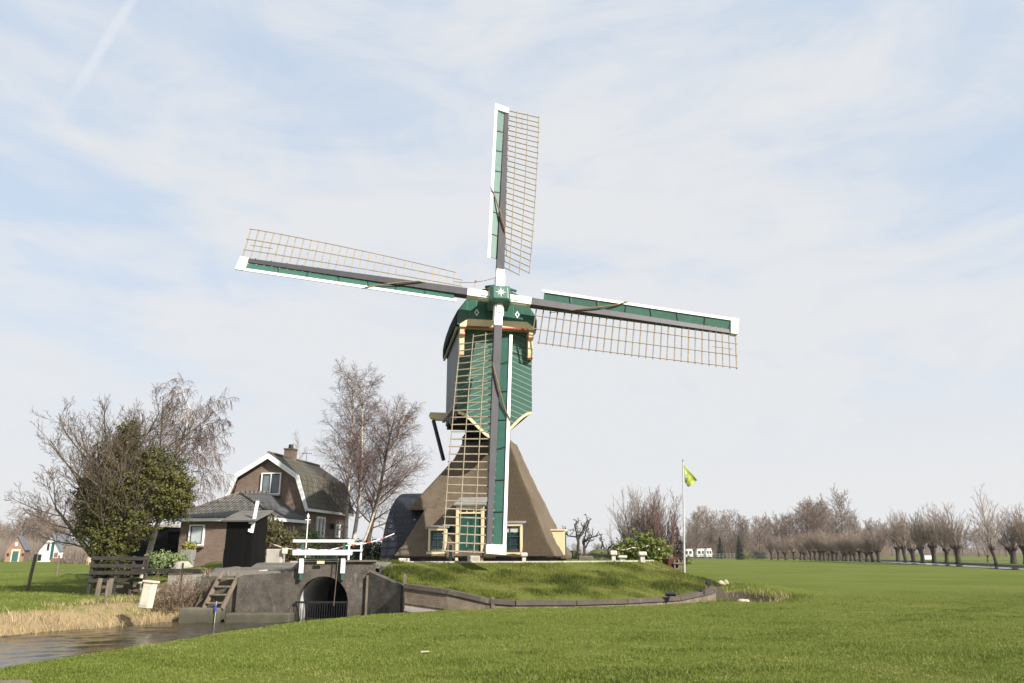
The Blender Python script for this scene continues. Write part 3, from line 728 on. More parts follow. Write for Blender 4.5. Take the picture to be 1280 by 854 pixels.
# lightning cable from left sail to the upper sail with a small red pennant
cb_ = MB(); pA = HUB - dr_ * 2.0 + Uu * .45 + Nn * .1; pB = HUB + du * 1.0 + Nn * .1 - Ee * .17
cb_.tube([pA.lerp(pB, i / 8) - Vector((0, 0, .12 * math.sin(i / 8 * math.pi))) for i in range(9)], .012, 4); cbo = cb_.build('cable', M['black'], mill)
pn = MB(); mid = pA.lerp(pB, .5); pn.tube([mid - Vector((.02, 0, .38)), mid + Vector((-.02, 0, .0))], .008, 4); pn.add([mid + Vector((-.02, 0, .0)), mid + Vector((-.02, 0, -.16)), mid + Vector((.14, 0, -.10))], [(0, 1, 2)]); o = pn.build('red_pennant', M['tape_red']); o.parent = cbo
# ------------------------------------------------------------------ walls, tunnel, sluice
def hz(x, y): return float(height(np.array([float(x)]), np.array([float(y)]))[0][0])
def wall_poly(pts, th, bot, name, m, parent=None, cap=None, bev=.015):
    w = MB(); n = len(pts); P2 = [Vector((p[0], p[1])) for p in pts]; nr = []
    for i in range(n):
        d = (P2[min(i + 1, n - 1)] - P2[max(i - 1, 0)]).normalized(); nr.append(Vector((-d.y, d.x)))
    vs = []
    for i, p in enumerate(pts):
        for sgn, z in ((-1, bot), (-1, p[2]), (1, p[2]), (1, bot)):
            q = P2[i] + nr[i] * sgn * th / 2; vs.append((q.x, q.y, z))
    fs = [(0, 1, 2, 3), tuple((n - 1) * 4 + k for k in (3, 2, 1, 0))]
    for i in range(n - 1):
        for k in range(4): fs.append((i * 4 + k, i * 4 + (k + 1) % 4, (i + 1) * 4 + (k + 1) % 4, (i + 1) * 4 + k))
    w.add(vs, fs); return w.build(name, m, parent, bevel=bev)
# headwall with the round culvert mouth
XC, RC, ZC = -6.70, .90, -.06
hw = MB()
arcp = [(XC - RC * math.cos(math.pi * i / 24), ZC + RC * math.sin(math.pi * i / 24)) for i in range(25)]
outl = [(-9.75, -1.3), (-9.75, .80), (-9.55, .88), (-8.0, .97), (-7.72, 1.02), (-7.62, 1.33), (-4.95, 1.32), (-4.93, -1.3), (XC + RC, -1.3)] + list(reversed(arcp)) + [(XC - RC, -1.3)]
hw.ext_y(outl, 28.32, 28.78)
cul = thing('culvert_headwall', 'dark rendered headwall with a round tunnel mouth at the end of the ditch', 'culvert', (0, 0, 0))
hw.build('headwall', M['darkcon'], cul)
M['vault'] = concrete('vault_concrete', (.66, .65, .62), (.55, .54, .51), (.34, .33, .30))
vt = MB(); prof_ = [(XC - RC, -1.3)] + arcp + [(XC + RC, -1.3)]
n = len(prof_); vs = [(x, 28.75, z) for x, z in prof_] + [(x, 33.1, z) for x, z in prof_]
vt.add(vs, [(i, i + 1, n + i + 1, n + i) for i in range(n - 1)])
vt.build('tunnel_vault', M['vault'], cul, True, fixn=False)
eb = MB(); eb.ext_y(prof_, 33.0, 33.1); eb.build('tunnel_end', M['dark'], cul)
cp_ = MB(); cp_.box((-6.3, 28.5, 1.36), (2.8, .56, .07)); cp_.build('coping', M['con'], cul, bevel=.015)
# paved bridge deck over the tunnel
struct(MB().ext_z([(-8.0, 28.8), (-4.6, 28.8), (-4.3, 34.2), (-8.3, 34.2)], 1.1, 1.31).build('paving', M['paving']))
gr = thing('debris_grate', 'black iron bar grate across the lower half of the tunnel mouth', 'grate', (XC, 28.22, -.65))
g1 = MB(); g1.box((0, 0, .62), (1.86, .05, .07)); g1.build('top_bar', M['black'], gr)
g1 = MB()
for i in range(22): g1.box((-.88 + i * 1.76 / 21, .0, .28), (.018, .02, .62))
g1.build('grille', M['black'], gr)
# concrete ledges at the water line
o = MB().box((-8.75, 28.0, -.62), (2.2, .66, .50)).build('concrete_ledge', M['con'], bevel=.03); tag(o, 'long low concrete ledge at the water in front of the dark headwall', 'ledge')
o = MB().box((-10.75, 27.95, -.52), (1.35, .7, .66)).build('concrete_ledge', M['con'], bevel=.03); tag(o, 'shorter mossy concrete block at the water below the wooden steps', 'ledge')
# wing wall right of the tunnel and the low dyke wall round the mound
wg = wall_poly([(-5.0, 28.3, 1.02), (-3.72, 27.35, .57)], .26, -1.3, 'wing_wall', M['darkcon']); tag(wg, 'sloping dark rendered wing wall between the tunnel and the board wall', 'wall')
pp = MB(); pp.box((0, 0, .35), (.09, .12, 1.6)); o = pp.build('edge_post', M['wood_post'], wg); o.location = (-3.66, 27.2, -.2)
pp = MB(); pp.box((0, 0, .35), (.08, .1, 1.55)); o = pp.build('edge_post', M['wood_post'], wg); o.location = (-5.12, 28.24, -.25)
dw = thing('retaining_wall', 'low curved wall of weathered boards holding up the grassy mill mound', 'wall')
wl = [w for w in WALL if w[0] >= -3.8]
wl[0] = (-3.60, 27.20, .58)
fin = []
for a, b in zip(wl[:-1], wl[1:]):
    for i in range(5): fin.append(tuple(a[k] + (b[k] - a[k]) * i / 5 for k in range(3)))
fin.append(wl[-1]); fin = [(x, y - .10, z + .01) for x, y, z in fin]
M['walltop'] = concrete('wall_cap', (.105, .085, .068), (.075, .062, .05), (.20, .17, .13))
wall_poly(fin, .26, -1.3, 'wall_body', M['dyke_board'], dw)
capw = [(x, y - .03, z + .05) for x, y, z in fin]
c_ = MB(); 
for a, b in zip(capw[:-1], capw[1:]): c_.beam((a[0], a[1], a[2] - .07), (b[0], b[1], b[2] - .07), .32, .14, (0, 0, 1))
c_.build('cap_board', M['walltop'], dw)
pb = MB()
for k in (1, 2):
    for a, b in zip(fin[:11], fin[1:12]): pb.beam((a[0], a[1] - .14, a[2] - .22 - .26 * k), (b[0], b[1] - .14, b[2] - .22 - .26 * k), .05, .19 if k == 1 else .16, (0, 0, 1))
    pb.build('plank', M['dyke_board'] if k == 1 else M['palecon'], dw); pb = MB()
pb.box((-.62, 26.18, -.1), (.10, .12, .7)); pb.build('wall_post', M['wood_post'], dw)
# pale quay wall with dark timber on the left of the headwall
qw = thing('quay_wall', 'pale concrete quay wall with a dark timber coping left of the wooden steps', 'wall')
wall_poly([(-13.4, 31.2, .93), (-11.4, 30.6, .95)], .3, -.8, 'wall_body', M['palecon'], qw)
q = MB(); q.beam((-14.9, 31.5, .98), (-11.35, 30.55, .98), .3, .13); q.build('coping', M['wood_dark'], qw, bevel=.01)
o = wall_poly([(-11.3, 30.6, 1.0), (-11.15, 28.95, .82), (-9.7, 28.62, .86)], .34, -1.2, 'side_wall', M['con']); tag(o, 'stained concrete side wall behind the wooden steps', 'wall')
# steps
stp = thing('wooden_steps', 'weathered wooden ladder steps leaning down to the water beside the dark wall', 'steps', (-10.2, 28.3, 0))
for sx, dx in ((-.32, 0), (.32, .0)):
    s_ = MB(); s_.beam((sx + .12, .15, .95), (sx - .18, -.42, -.22), .06, .16); s_.build('stringer', M['wood_post'], stp, bevel=.006)
for i in range(4):
    t_ = (i + .6) / 4.3; s_ = MB(); s_.box((.12 - .3 * t_, .15 - .57 * t_, .92 - 1.14 * t_), (.62, .24, .05)); s_.build('tread', M['wood_step'], stp, bevel=.006)
gp = thing('water_gauge', 'thin striped gauge pole with a blue plate standing in the water', 'gauge', (-10.15, 27.55, -.9))
MB().tube([(0, 0, 0), (0, 0, .95)], .014, 6).build('pole', M['palecon'], gp); MB().box((0, -.025, .72), (.06, .015, .2)).build('plate', M['blue'], gp)
# sluice barrier of green posts and white beams
sl = thing('sluice_barrier', 'green posts with two thick white beams over the tunnel mouth', 'barrier', (-6.75, 28.2, .72))
for x in (-.74, .74):
    p_ = MB(); p_.box((x, 0, .68), (.10, .10, 1.36)); k = p_.build('post', M['green'], sl, bevel=.008)
    p_ = MB(); p_.box((x, -.02, .48), (.135, .13, .5)); o = p_.build('white_sleeve', M['white']); o.parent = k
MB().box((0, -.02, 1.33), (2.18, .16, .10)).build('beam', M['white'], sl, bevel=.02)
MB().beam((-1.06, -.12, .93), (1.06, -.12, .93), .13, .19).build('beam', M['white'], sl, bevel=.03)
MB().box((0, 0, .72), (1.4, .06, .07)).build('cross_rail', M['green'], sl)
MB().box((-.05, -.06, .60), (.26, .03, .10)).build('plate', M['cream'], sl)
MB().box((-.95, .0, .62), (.4, .05, .05)).build('side_bar', M['palecon'], sl)
MB().tube([(.58, -.12, .75), (.52, -.14, -.85)], .013, 6).build('measuring_rod', M['wood_post'], sl)
wr = thing('white_railing', 'short white double railing behind the green posted barrier', 'railing', (-6.5, 31.0, ZT))
for z in (.45, .72): MB().box((.32, 0, z), (.6, .04, .06)).build('rail', M['white'], wr, bevel=.01)
for x in (.08, .56): MB().box((x, .05, .38), (.06, .06, .76)).build('post', M['white'], wr)
lm = thing('lamp_post', 'thin white pole with a small cross head behind the tunnel wall', 'pole', (atY(381, 705, 30).x, 30, 1.25))
MB().tube([(0, 0, 0), (0, 0, 1.72)], .02, 8).build('pole', M['white'], lm); MB().box((0, 0, 1.62), (.2, .03, .03)).build('crossbar', M['white'], lm); MB().tube([(0, 0, 1.7), (0, 0, 1.76), (0, 0, 1.86)], [.045, .05, .01], 8).build('cap', M['white'], lm)
def tape(pts, label):
    P_ = [Vector(p) for p in pts]; full = []
    for a, b in zip(P_[:-1], P_[1:]):
        n = 10
        for i in range(n): full.append(a.lerp(b, i / n) - Vector((0, 0, .10 * math.sin(math.pi * i / n))))
    full.append(P_[-1]); w = MB(); r = MB()
    def ribbon(m, pts, t, h):
        vs = []
        for p in pts: vs += [p + Vector((0, -t, -h)), p + Vector((0, -t, h)), p + Vector((0, t, h)), p + Vector((0, t, -h))]
        m.add(vs, [(k * 4 + q, k * 4 + (q + 1) % 4, k * 4 + 4 + (q + 1) % 4, k * 4 + 4 + q) for k in range(len(pts) - 1) for q in range(4)])
    ribbon(w, full, .003, .018)
    o = w.build('barrier_tape', M['tape_white']); tag(o, label, 'tape')
    for i in range(0, len(full) - 1, 3): r = MB(); ribbon(r, full[i:i + 2], .006, .020); r.build('red_stripe', M['tape_red'], o)
tape([atY(338, 679, 29.5), atY(385, 686, 29.2), atY(433, 682, 29.6), atY(493, 667, 31.6)], 'long red and white barrier tape strung past the white beams to the dark wheel housing')
tape([atY(768, 685, 39.2), atY(790, 684.5, 39.2), atY(816, 679, 39.4)], 'short red and white tape in front of the bright laurel shrub')
M['slab'] = concrete('slab_roof', (.15, .14, .125), (.10, .095, .085), (.2, .19, .16))
# black outhouse
oh = thing('outhouse', 'narrow black boarded outhouse with a grey slab roof at the head of the water', 'shed', (-10.36, 30.0, .98), R(-10))
MB().ext_x([(-.12, .06), (-.12, 1.84), (.90, 2.15), (.90, .06)], -.57, .57).build('walls', M['tarv'], oh)
MB().beam((0, -.34, 1.83), (0, 1.08, 2.27), 1.42, .07).build('roof', M['slab'], oh, bevel=.01)
MB().box((0, .38, -.04), (1.26, 1.14, .2)).build('stone_base', M['palecon'], oh, bevel=.02)
MB().box((-.62, .3, .55), (.14, .5, .5)).build('side_box', M['tarv'], oh)
pw = thing('white_signal_board', 'tall white board with a pointed tip fixed to the corner of the black outhouse', 'board', (atY(316, 660, 29.75).x, 29.75, 2.05), 0)
MB().beam((-.03, 0, .33), (.10, .0, 1.52), .12, .04, (0, 1, 0)).build('board', M['white'], pw); MB().tube([(.10, 0, 1.5), (.115, 0, 1.62)], [.03, .008], 6).build('tip', M['wood_post'], pw)
for z in (.42, .72): MB().box((-.11, .05, z), (.12, .1, .11)).build('bracket', M['white'], pw)
MB().beam((0.0, .12, .4), (0.05, .30, .4), .05, .05).build('stay', M['black'], pw)
o = MB().box((-9.28, 31.0, 1.48), (.62, .5, .62)).build('stone_block', M['palecon'], bevel=.03); tag(o, 'stack of pale stone blocks right of the black outhouse', 'stone')
sk = MB().box((-8.85, 30.7, 1.72), (.2, .16, .24)); o = sk.build('lantern_box', M['cupboard'], bevel=.03); tag(o, 'small white box on the ivy shrub beside the pale stone blocks', 'box')
o = MB().beam((-9.3, 29.25, 1.0), (-8.1, 29.4, 1.10), .2, .05).build('white_plank', M['stone']); tag(o, 'white plank lying on top of the dark wall', 'plank')
o = MB().box((-9.2, 29.7, 1.05), (1.7, .5, .16)).build('rubble_edge', M['con'], bevel=.04); tag(o, 'low stone edging behind the white plank', 'edging')

# ------------------------------------------------------------------ house
HO, HR = Vector((-12.3, 40, 1.15)), R(-9.8)
hs = thing('brick_house', 'brown brick house with a gambrel roof, white verge boards and tiled annex', 'house', HO, HR)
g_ = [(-4.75, -.2), (-4.75, 2.95), (-4.30, 4.75), (-2.45, 5.86), (-.60, 4.65), (-.15, 2.95), (-.15, -.2)]
MB().ext_y(g_, 4.0, 10.5).build('walls', M['brick'], hs)
rp = [(.22, 2.92), (-.47, 4.78), (-2.45, 6.06), (-4.43, 4.88), (-5.12, 2.98)]
th_ = .12; rin = [(.14, 2.85), (-.55, 4.69), (-2.45, 5.92), (-4.35, 4.79), (-5.04, 2.91)]
r_ = MB(); n = 5; y0, y1 = 3.72, 10.8
vs = [(x, y0, z) for x, z in rp] + [(x, y1, z) for x, z in rp] + [(x, y0, z) for x, z in rin] + [(x, y1, z) for x, z in rin]
fs = []
for i in range(n - 1): fs += [(i + 1, i, n + i, n + i + 1), (2 * n + i, 2 * n + i + 1, 3 * n + i + 1, 3 * n + i), (i, i + 1, 2 * n + i + 1, 2 * n + i), (n + i + 1, n + i, 3 * n + i, 3 * n + i + 1)]
fs += [(n, 0, 2 * n, 3 * n), (n - 1, 2 * n - 1, 4 * n - 1, 3 * n - 1)]
r_.add(vs, fs); roof = r_.build('roof', M['tile_main'], hs)
v_ = MB()
rb_ = [(.10, 2.72), (-.66, 4.60), (-2.45, 5.75), (-4.24, 4.70), (-4.98, 2.80)]
for i in range(4):
    a4 = [rp[i], rp[i + 1], rb_[i + 1], rb_[i]]; a4 = [(x, z - .02) for x, z in a4]
    v_.prism(None, [(x, 3.66, z) for x, z in a4], [(x, 3.715, z) for x, z in a4])
v_.build('verge_board', M['white'], hs)
MB().box((.16, 7.25, 2.84), (.09, 7.05, .16)).build('gutter_board', M['white'], hs)
rg_ = MB(); rg_.tube([(-2.45, 3.7, 6.08), (-2.45, 10.8, 6.08)], .09, 8); o = rg_.build('ridge_tiles', M['tile_main'], None, True); o.parent = roof
ch = MB().box((-2.45, 6.5, 6.15), (.55, .6, .9)).build('chimney', M['brick'], hs); o = MB().box((-2.45, 6.5, 6.62), (.62, .68, .08)).build('chimney_cap', M['con'], ch); o = MB().tube([(-2.45, 6.5, 6.64), (-2.45, 6.5, 6.92)], [.17, .14], 10).build('chimney_pot', M['black'], ch)
ae = MB(); ae.tube([(-2.45, 8.8, 6.1), (-2.45, 8.8, 6.75)], .014, 5); ae.tube([(-2.75, 8.8, 6.65), (-2.1, 8.8, 6.65)], .012, 5); ae.tube([(-2.7, 8.6, 6.65), (-2.7, 9.0, 6.65)], .01, 5); ae.tube([(-2.2, 8.6, 6.65), (-2.2, 9.0, 6.65)], .01, 5); ae.build('aerial', M['black'], hs)
def hwin(xc, zc, w, h, y, glassm, cols=2, inner=None, side=False, sill=True):
    T = (lambda x, yy, z: (yy * -1, x, z)) if side else (lambda x, yy, z: (x, yy, z))
    def bx_(m, x, yy, z, a, b, c): m.box(T(x, yy, z), (b, a, c) if side else (a, b, c))
    f = MB(); fw = .075
    for s in (-1, 1): bx_(f, xc + s * (w / 2 - fw / 2), y - .02, zc, fw, .10, h)
    for s in (-1, 1): bx_(f, xc, y - .02, zc + s * (h / 2 - fw / 2), w - 2 * fw, .10, fw)
    fr = f.build('window', M['white'], hs)
    p = MB(); bx_(p, xc, y + .01, zc, w - 2 * fw, .02, h - 2 * fw); o = p.build('pane', glassm); o.parent = fr
    s_ = MB(); mm = inner or M['black']; w2, h2 = w - 2 * fw, h - 2 * fw; k = w2 / cols
    for i in range(cols):
        cx2 = xc - w2 / 2 + k * (i + .5)
        for s in (-1, 1): bx_(s_, cx2 + s * (k / 2 - .02), y - .015, zc, .04, .05, h2); bx_(s_, cx2, y - .017, zc + s * (h2 / 2 - .02), k - .08, .05, .04)
    o = s_.build('sash', mm); o.parent = fr
    if cols > 1:
        m_ = MB(); bx_(m_, xc, y - .03, zc, .06, .08, h2); o = m_.build('mullion', M['white']); o.parent = fr
    if sill:
        m_ = MB(); bx_(m_, xc, y - .08, zc - h / 2 - .05, w + .12, .2, .07); o = m_.build('sill', M['palecon'] if cols > 1 else M['brick_far']); o.parent = fr
    return fr
hwin(-2.26, 4.33, 1.22, 1.24, 3.96, M['grey_glass'])
hwin(6.3, 1.95, 1.15, 1.2, .11, M['grey_glass'], 2, M['white'], True)
hwin(8.9, 1.8, .7, .8, .11, M['grey_glass'], 1, M['white'], True)
lt = MB(); lt.box((.02, 7.9, 2.05), (.22, .2, .34)); lt.build('wall_lantern', M['black'], hs)
# annex
MB().ext_z([(-5.1, 0), (-.02, 0), (-.02, 3.96), (-5.1, 3.96)], -.2, 2.2).build('annex_walls', M['brick'], hs)
EZ = 2.30
FL, FR_, BR_, BL_ = (-5.42, -.28, EZ), (.28, -.28, EZ), (.28, 3.9, EZ), (-5.42, 3.9, EZ)
R1, R2 = (-3.55, 3.0, 3.74), (-2.2, 3.62, 3.78)
ar = MB(); ar.add([FL, FR_, R1, BL_, (FL[0], FL[1], EZ - .1), (FR_[0], FR_[1], EZ - .1)], [(0, 1, 2), (0, 2, 3), (4, 5, 1, 0)])
arf = ar.build('annex_roof', M['tile'], hs, fixn=False)
ar = MB(); ar.add([FR_, BR_, R2, R1, (FR_[0], FR_[1], EZ - .1), (BR_[0], BR_[1], EZ - .1)], [(0, 1, 2, 3), (4, 5, 1, 0)]); ar.build('annex_side_roof', M['tile_side'], hs, fixn=False)
ht = MB(); ht.tube([Vector(FR_) + Vector((0, 0, .04)), Vector(R1) + Vector((0, 0, .05)), Vector(R2) + Vector((0, 0, .04))], .09, 8); ht.tube([Vector(FL) + Vector((0, 0, .04)), Vector(R1) + Vector((0, 0, .05))], .08, 8); o = ht.build('hip_tile', M['tile']); o.parent = arf
fb = MB(); fb.box((-2.57, -.30, EZ - .16), (5.75, .05, .15)); fb.build('fascia', M['white'], hs); fb = MB(); fb.box((.30, 1.82, EZ - .16), (.05, 4.2, .15)); fb.build('fascia', M['white'], hs)
hwin(-4.10, 1.38, .86, 1.05, -.04, M['pale_glass'], 1)
bs = thing('black_barn', 'low black boarded barn with a white roof edge left of the brick annex', 'barn', (-18.6, 42.2, .75), HR)
MB().box((-1.6, 1.5, 1.0), (3.4, 3.0, 2.3)).build('walls', M['tar'], bs); rb = MB(); rb.beam((-3.4, 1.5, 2.22), (.2, 1.5, 2.30), 3.4, .14, (0, 0, 1)); rb.build('roof', M['palecon'], bs)
# ------------------------------------------------------------------ far farm buildings on the left
def farm(name, label, px0, px1, pyb, Y, eave, ridge, wallm, roofm, side_len, rz):
    a, b = atY(px0, pyb, Y), atY(px1, pyb, Y); w = (b - a).length
    t = thing(name, label, 'house', ((a.x + b.x) / 2, Y, 0), rz)
    MB().ext_y([(-w / 2, 0), (-w / 2, eave), (0, ridge - .15), (w / 2, eave), (w / 2, 0)], 0, side_len).build('walls', wallm, t)
    r = MB()
    for s in (-1, 1):
        r.beam((s * (w / 4 + .08), -.25, (eave + ridge) / 2), (s * (w / 4 + .08), side_len + .25, (eave + ridge) / 2), math.hypot(w / 2, ridge - eave) + .25, .14, (s * (ridge - eave), 0, w / 2))
    r.build('roof', roofm, t); return t, w
t, w = farm('barn', 'small red brick barn with slate roof and green doors far across the left meadow', 8, 28, 696, 150, 2.2, 4.7, M['brick_far'], M['slate'], 14, R(28))
MB().box((.1, -.06, 1.0), (1.0, .1, 1.9)).build('door', M['teal'], t); MB().box((.1, -.03, 1.1), (1.4, .06, 2.4)).build('door_frame', M['cream'], t); MB().box((0, -.05, 3.2), (.4, .1, .6)).build('window', M['white'], t)
for x in (-1.1, 1.3): MB().box((x, -.05, 1.3), (.35, .1, .5)).build('window', M['black'], t)
MB().box((-w / 2 - .04, 4.0, 1.0), (.1, 2.2, 1.8)).build('side_door', M['teal'], t)
t, w = farm('cottage', 'small white cottage with dark shutters far behind the ivy tree', 46, 77, 696, 148, 1.9, 5.0, M['white'], M['slate'], 10, R(-8))
MB().box((-.45, -.06, 2.7), (.35, .1, 1.2)).build('shutter', M['black'], t); MB().box((.5, -.06, 2.0), (.5, .1, 3.2)).build('shutter', M['teal'], t); MB().box((-1.9, -.06, .8), (.6, .1, 1.1)).build('window', M['black'], t); MB().box((1.4, -.06, 1.3), (.7, .1, .8)).build('window', M['brick_far'], t); MB().box((.6, 5, 4.9), (.6, .6, .9)).build('chimney', M['white'], t)
MB().box((2.6, -.8, .35), (2.6, .8, .7)).build('low_wall', M['brick_far'], t)

# ------------------------------------------------------------------ left bank furniture
def post(px, pyb, pyt, z, label, lean=0, w=.1, cat='post', grp=None, m='wood_post', y=None):
    p = atZ(px, pyb, z) if y is None else atY(px, pyb, y); top = atY(px, pyt, p.y); zz = hz(p.x, p.y)
    h = top.z - zz + .15
    o = MB().tube([(0, 0, -.15), (lean * .5, 0, h * .5), (lean, 0, h)], [w * .55, w * .52, w * .48], 7).build('fence_post', M[m], None, True); o.location = (p.x, p.y, zz)
    return tag(o, label, cat, grp), Vector((p.x + lean, p.y, zz + h))
pg_ = 'single posts along the left bank'
o, q1 = post(34, 738, 697, 0, 'tall grey fence post at the left edge of the meadow', .13, .14, grp=pg_)
o, q2 = post(70, 722, 697, 0, 'thin upright fence post farther back on the left meadow', 0, .13, grp=pg_)
o, q3 = post(130, 760, 731, -.2, 'short grey post among dry grass left of the cream cabinet', .03, .1, grp=pg_, y=27.6)
o, q4 = post(224, 748, 709, 0, 'dark thin post right of the cream cabinet by the quay wall', 0, .08, grp=pg_, m='wood_dark', y=30.0)
wi = MB(); wi.tube([q2 - Vector((0, 0, .9)), q2.lerp(atZ(135, 735), .5) - Vector((0, 0, .35)), atZ(135, 735) + Vector((0, 0, .3))], .012, 4); tag(wi.build('fence_wire', M['wire']), 'slack wire running from the thin post towards the ivy tree', 'wire')
fe = thing('timber_fence', 'dark weathered four rail timber fence in front of the ivy tree', 'fence', (-15.85, 32.0, .12), R(2))
for x in (-1.08, -.1, .55, 1.06): MB().box((x, 0, .66), (.11, .11, 1.5)).build('post', M['wood_dark'], fe, bevel=.008)
for k, z in enumerate((.42, .72, 1.0, 1.30)): MB().beam((-1.12, -.08, z + .03), (1.1, -.08, z + .06 - .02 * k), .04, .14).build('rail', M['wood_dark'], fe)
o = MB().box((-15.9, 32.7, .12), (1.5, .7, .62)).build('concrete_block', M['con'], bevel=.04); tag(o, 'mossy concrete block behind the dark timber fence', 'block')
for k, (px, lab) in enumerate(((121, 'pale rounded stub post left of the timber fence'), (135, 'second stub post leaning in front of the timber fence'))):
    o, _ = post(px, 745, 728, 0, lab, .05, .2, cat='stub post', y=31.6)
cbx = thing('utility_cabinet', 'leaning cream utility cabinet standing in dry grass on the left bank', 'cabinet', (-11.75, 25.75, -.02), R(-12))
cbx.rotation_euler = (R(-3), R(5), R(-12))
MB().box((0, 0, .36), (.34, .26, .78)).build('body', M['cupboard'], cbx, bevel=.01); MB().box((0, 0, .77), (.42, .33, .07)).build('lid', M['cupboard'], cbx, bevel=.015); MB().box((0, -.135, .34), (.28, .012, .62)).build('door', M['cupboard'], cbx, bevel=.004)
pl_ = thing('planter', 'grey square planter with a yellow green plant in front of the annex window', 'planter', (-16.0, 39.0, .95))
MB().add([], []).beam((0, 0, 0), (0, 0, .85), .46, .46, (0, 1, 0), .56, .56).build('pot', M['terracotta'], pl_, bevel=.02)
# small things on the terrace in front of the mill
def stone(px, py, y, w, h, label, cap=True, m='stone'):
    p = atY(px, py, y); z = ZT
    t = thing('edge_stone', label, 'stone', (p.x, y, z), 0, 'pale stones along the terrace edge')
    if cap:
        MB().add([], []).beam((0, 0, -.05), (0, 0, h * .6), w * .55, w * .55, (0, 1, 0)).build('stem', M[m], t, bevel=.02)
        MB().box((0, 0, h * .78), (w, w, h * .42)).build('cap', M[m], t, True, bevel=min(w, h) * .14)
    else: MB().box((0, 0, h * .5), (w, w * .7, h)).build('block', M[m], t, bevel=h * .22)
stone(505, 703, 31.2, .42, .16, 'low white stone in front of the dark wheel housing', False)
stone(592, 703, 31.1, .50, .26, 'square buff stone in front of the mill door', False, 'palecon')
stone(655, 703, 31.6, .28, .38, 'white capped stone under the right hand mill window')
stone(767, 703, 33.4, .30, .46, 'tall white capped stone at the left end of the laurel shrub')
stone(778, 703, 33.5, .38, .26, 'broad white capped stone, second of the three before the laurel shrub')
stone(803, 702, 34.2, .36, .42, 'white capped stone in front of the middle of the laurel shrub')
o = MB().box((atY(732, 700, 38).x, 38, ZT + .1), (.7, .4, .25)).build('stone_slab', M['con'], bevel=.05); tag(o, 'flat grey stone slab on the terrace below the gnarled trees', 'stone')
o = MB().box((0, 0, .32), (.11, .09, .72)).build('green_post', M['green'], bevel=.01); o.location = (atY(563, 700, 31.2).x, 31.2, ZT); tag(o, 'short green post in front of the left mill window', 'post')
kb = [(-4.3, 30.55), (-2, 30.85), (0, 31.15), (2, 31.75), (4, 32.8), (5.6, 34.4), (6.5, 36.6)]
k_ = MB()
for a, b in zip(kb[:-1], kb[1:]): k_.beam((*a, ZT + .0), (*b, ZT + .0), .14, .10)
tag(k_.build('kerb_edging', M['palecon'], bevel=.02), 'pale stone kerb along the edge of the mill terrace', 'kerb')
# green mound and tub to the right of the mill
gm = MB(); rr = random.Random(3); n = 16; vs = [(0, 0, .62)]
for j, (r, z) in enumerate(((.45, .56), (.85, .32), (1.15, .05), (1.2, -.1))):
    for i in range(n): a = 2 * math.pi * i / n; k = 1 + rr.uniform(-.06, .06); vs.append((r * k * math.cos(a), r * k * math.sin(a), z))
fs = [(0, 1 + i, 1 + (i + 1) % n) for i in range(n)] + [(1 + j * n + i, 1 + (j + 1) * n + i, 1 + (j + 1) * n + (i + 1) % n, 1 + j * n + (i + 1) % n) for j in range(3) for i in range(n)]
M['heap'] = mat('heap_cover', (.10, .105, .045), (.075, .08, .035), 4, .8, .01, 12)
o = gm.add(vs, fs).build('covered_heap', M['heap'], None, True, sharp=0); o.location = (atY(752, 700, 41).x, 41, ZT - .05); tag(o, 'low olive green covered heap behind the terrace edge', 'heap')
tbx = thing('planting_tub', 'dark red brown wooden tub on the right edge of the mound', 'tub', (atY(840, 712, 37.5).x, 37.5, .8), R(10))
t_ = MB(); t_.beam((0, 0, 0), (-.06, 0, .6), .40, .40, (0, 1, 0), .66, .66); t_.build('tub', M['rust'], tbx, bevel=.02)
sf_ = thing('hurdle', 'little weathered hurdle between the red brown tub and the flagpole', 'fence', (atY(849, 713, 37.2).x, 37.2, .72))
for x in (-.2, .0, .2): MB().box((x, 0, .3), (.07, .06, .62)).build('post', M['wood_post'], sf_)
for z in (.2, .45): MB().box((0, -.05, z), (.55, .03, .07)).build('rail', M['wood_post'], sf_)
fp_y = 36.5; fb_ = atY(855.3, 717, fp_y); ft = atY(853.6, 577, fp_y)
fl = thing('flagpole', 'silver flagpole at the right end of the mill mound', 'flagpole', (fb_.x, fp_y, fb_.z - .3))
tp = Vector((ft.x - fb_.x, 0, ft.z - fb_.z + .3))
MB().tube([(0, 0, 0), tp * .5, tp], [.05, .042, .03], 10).build('pole', M['galv'], fl, True); MB().tube([tp, tp + Vector((0, 0, .1))], [.035, .01], 8).build('tip', M['black'], fl)
# flag: hanging folded triangle of lime cloth with a white print
fo = Vector((fb_.x, fp_y, fb_.z - .3)) + tp
def flagpt(u, v):
    A, B, C_, D_ = Vector((.03, 0, -.10)), Vector((.66, 0, -.86)), Vector((.20, 0, -1.20)), Vector((.03, 0, -.98))
    p = (A * (1 - u) + B * u) * (1 - v) + (D_ * (1 - u) + C_ * u) * v
    p.y = -.02 + (.09 * math.sin(u * 8 + v * 2.0) + .05 * math.sin(v * 7)) * (.15 + u); p.z -= .05 * math.sin(u * math.pi) * (1 - v)
    return p
fm = MB(); nu, nv = 14, 14
for j in range(nv + 1):
    for i in range(nu + 1): fm.v.append(tuple(flagpt(i / nu, j / nv)))
fcs = [(j * (nu + 1) + i, j * (nu + 1) + i + 1, (j + 1) * (nu + 1) + i + 1, (j + 1) * (nu + 1) + i) for j in range(nv) for i in range(nu)]
fm.f += fcs
fo_ = fm.build('flag', M['flag'], None, True, sharp=0, fixn=False); fo_.location = fo; sfm = fo_.modifiers.new('thick', 'SOLIDIFY'); sfm.thickness = .006
tag(fo_, 'lime green flag with a small white print hanging from the silver pole', 'flag')
em = MB()
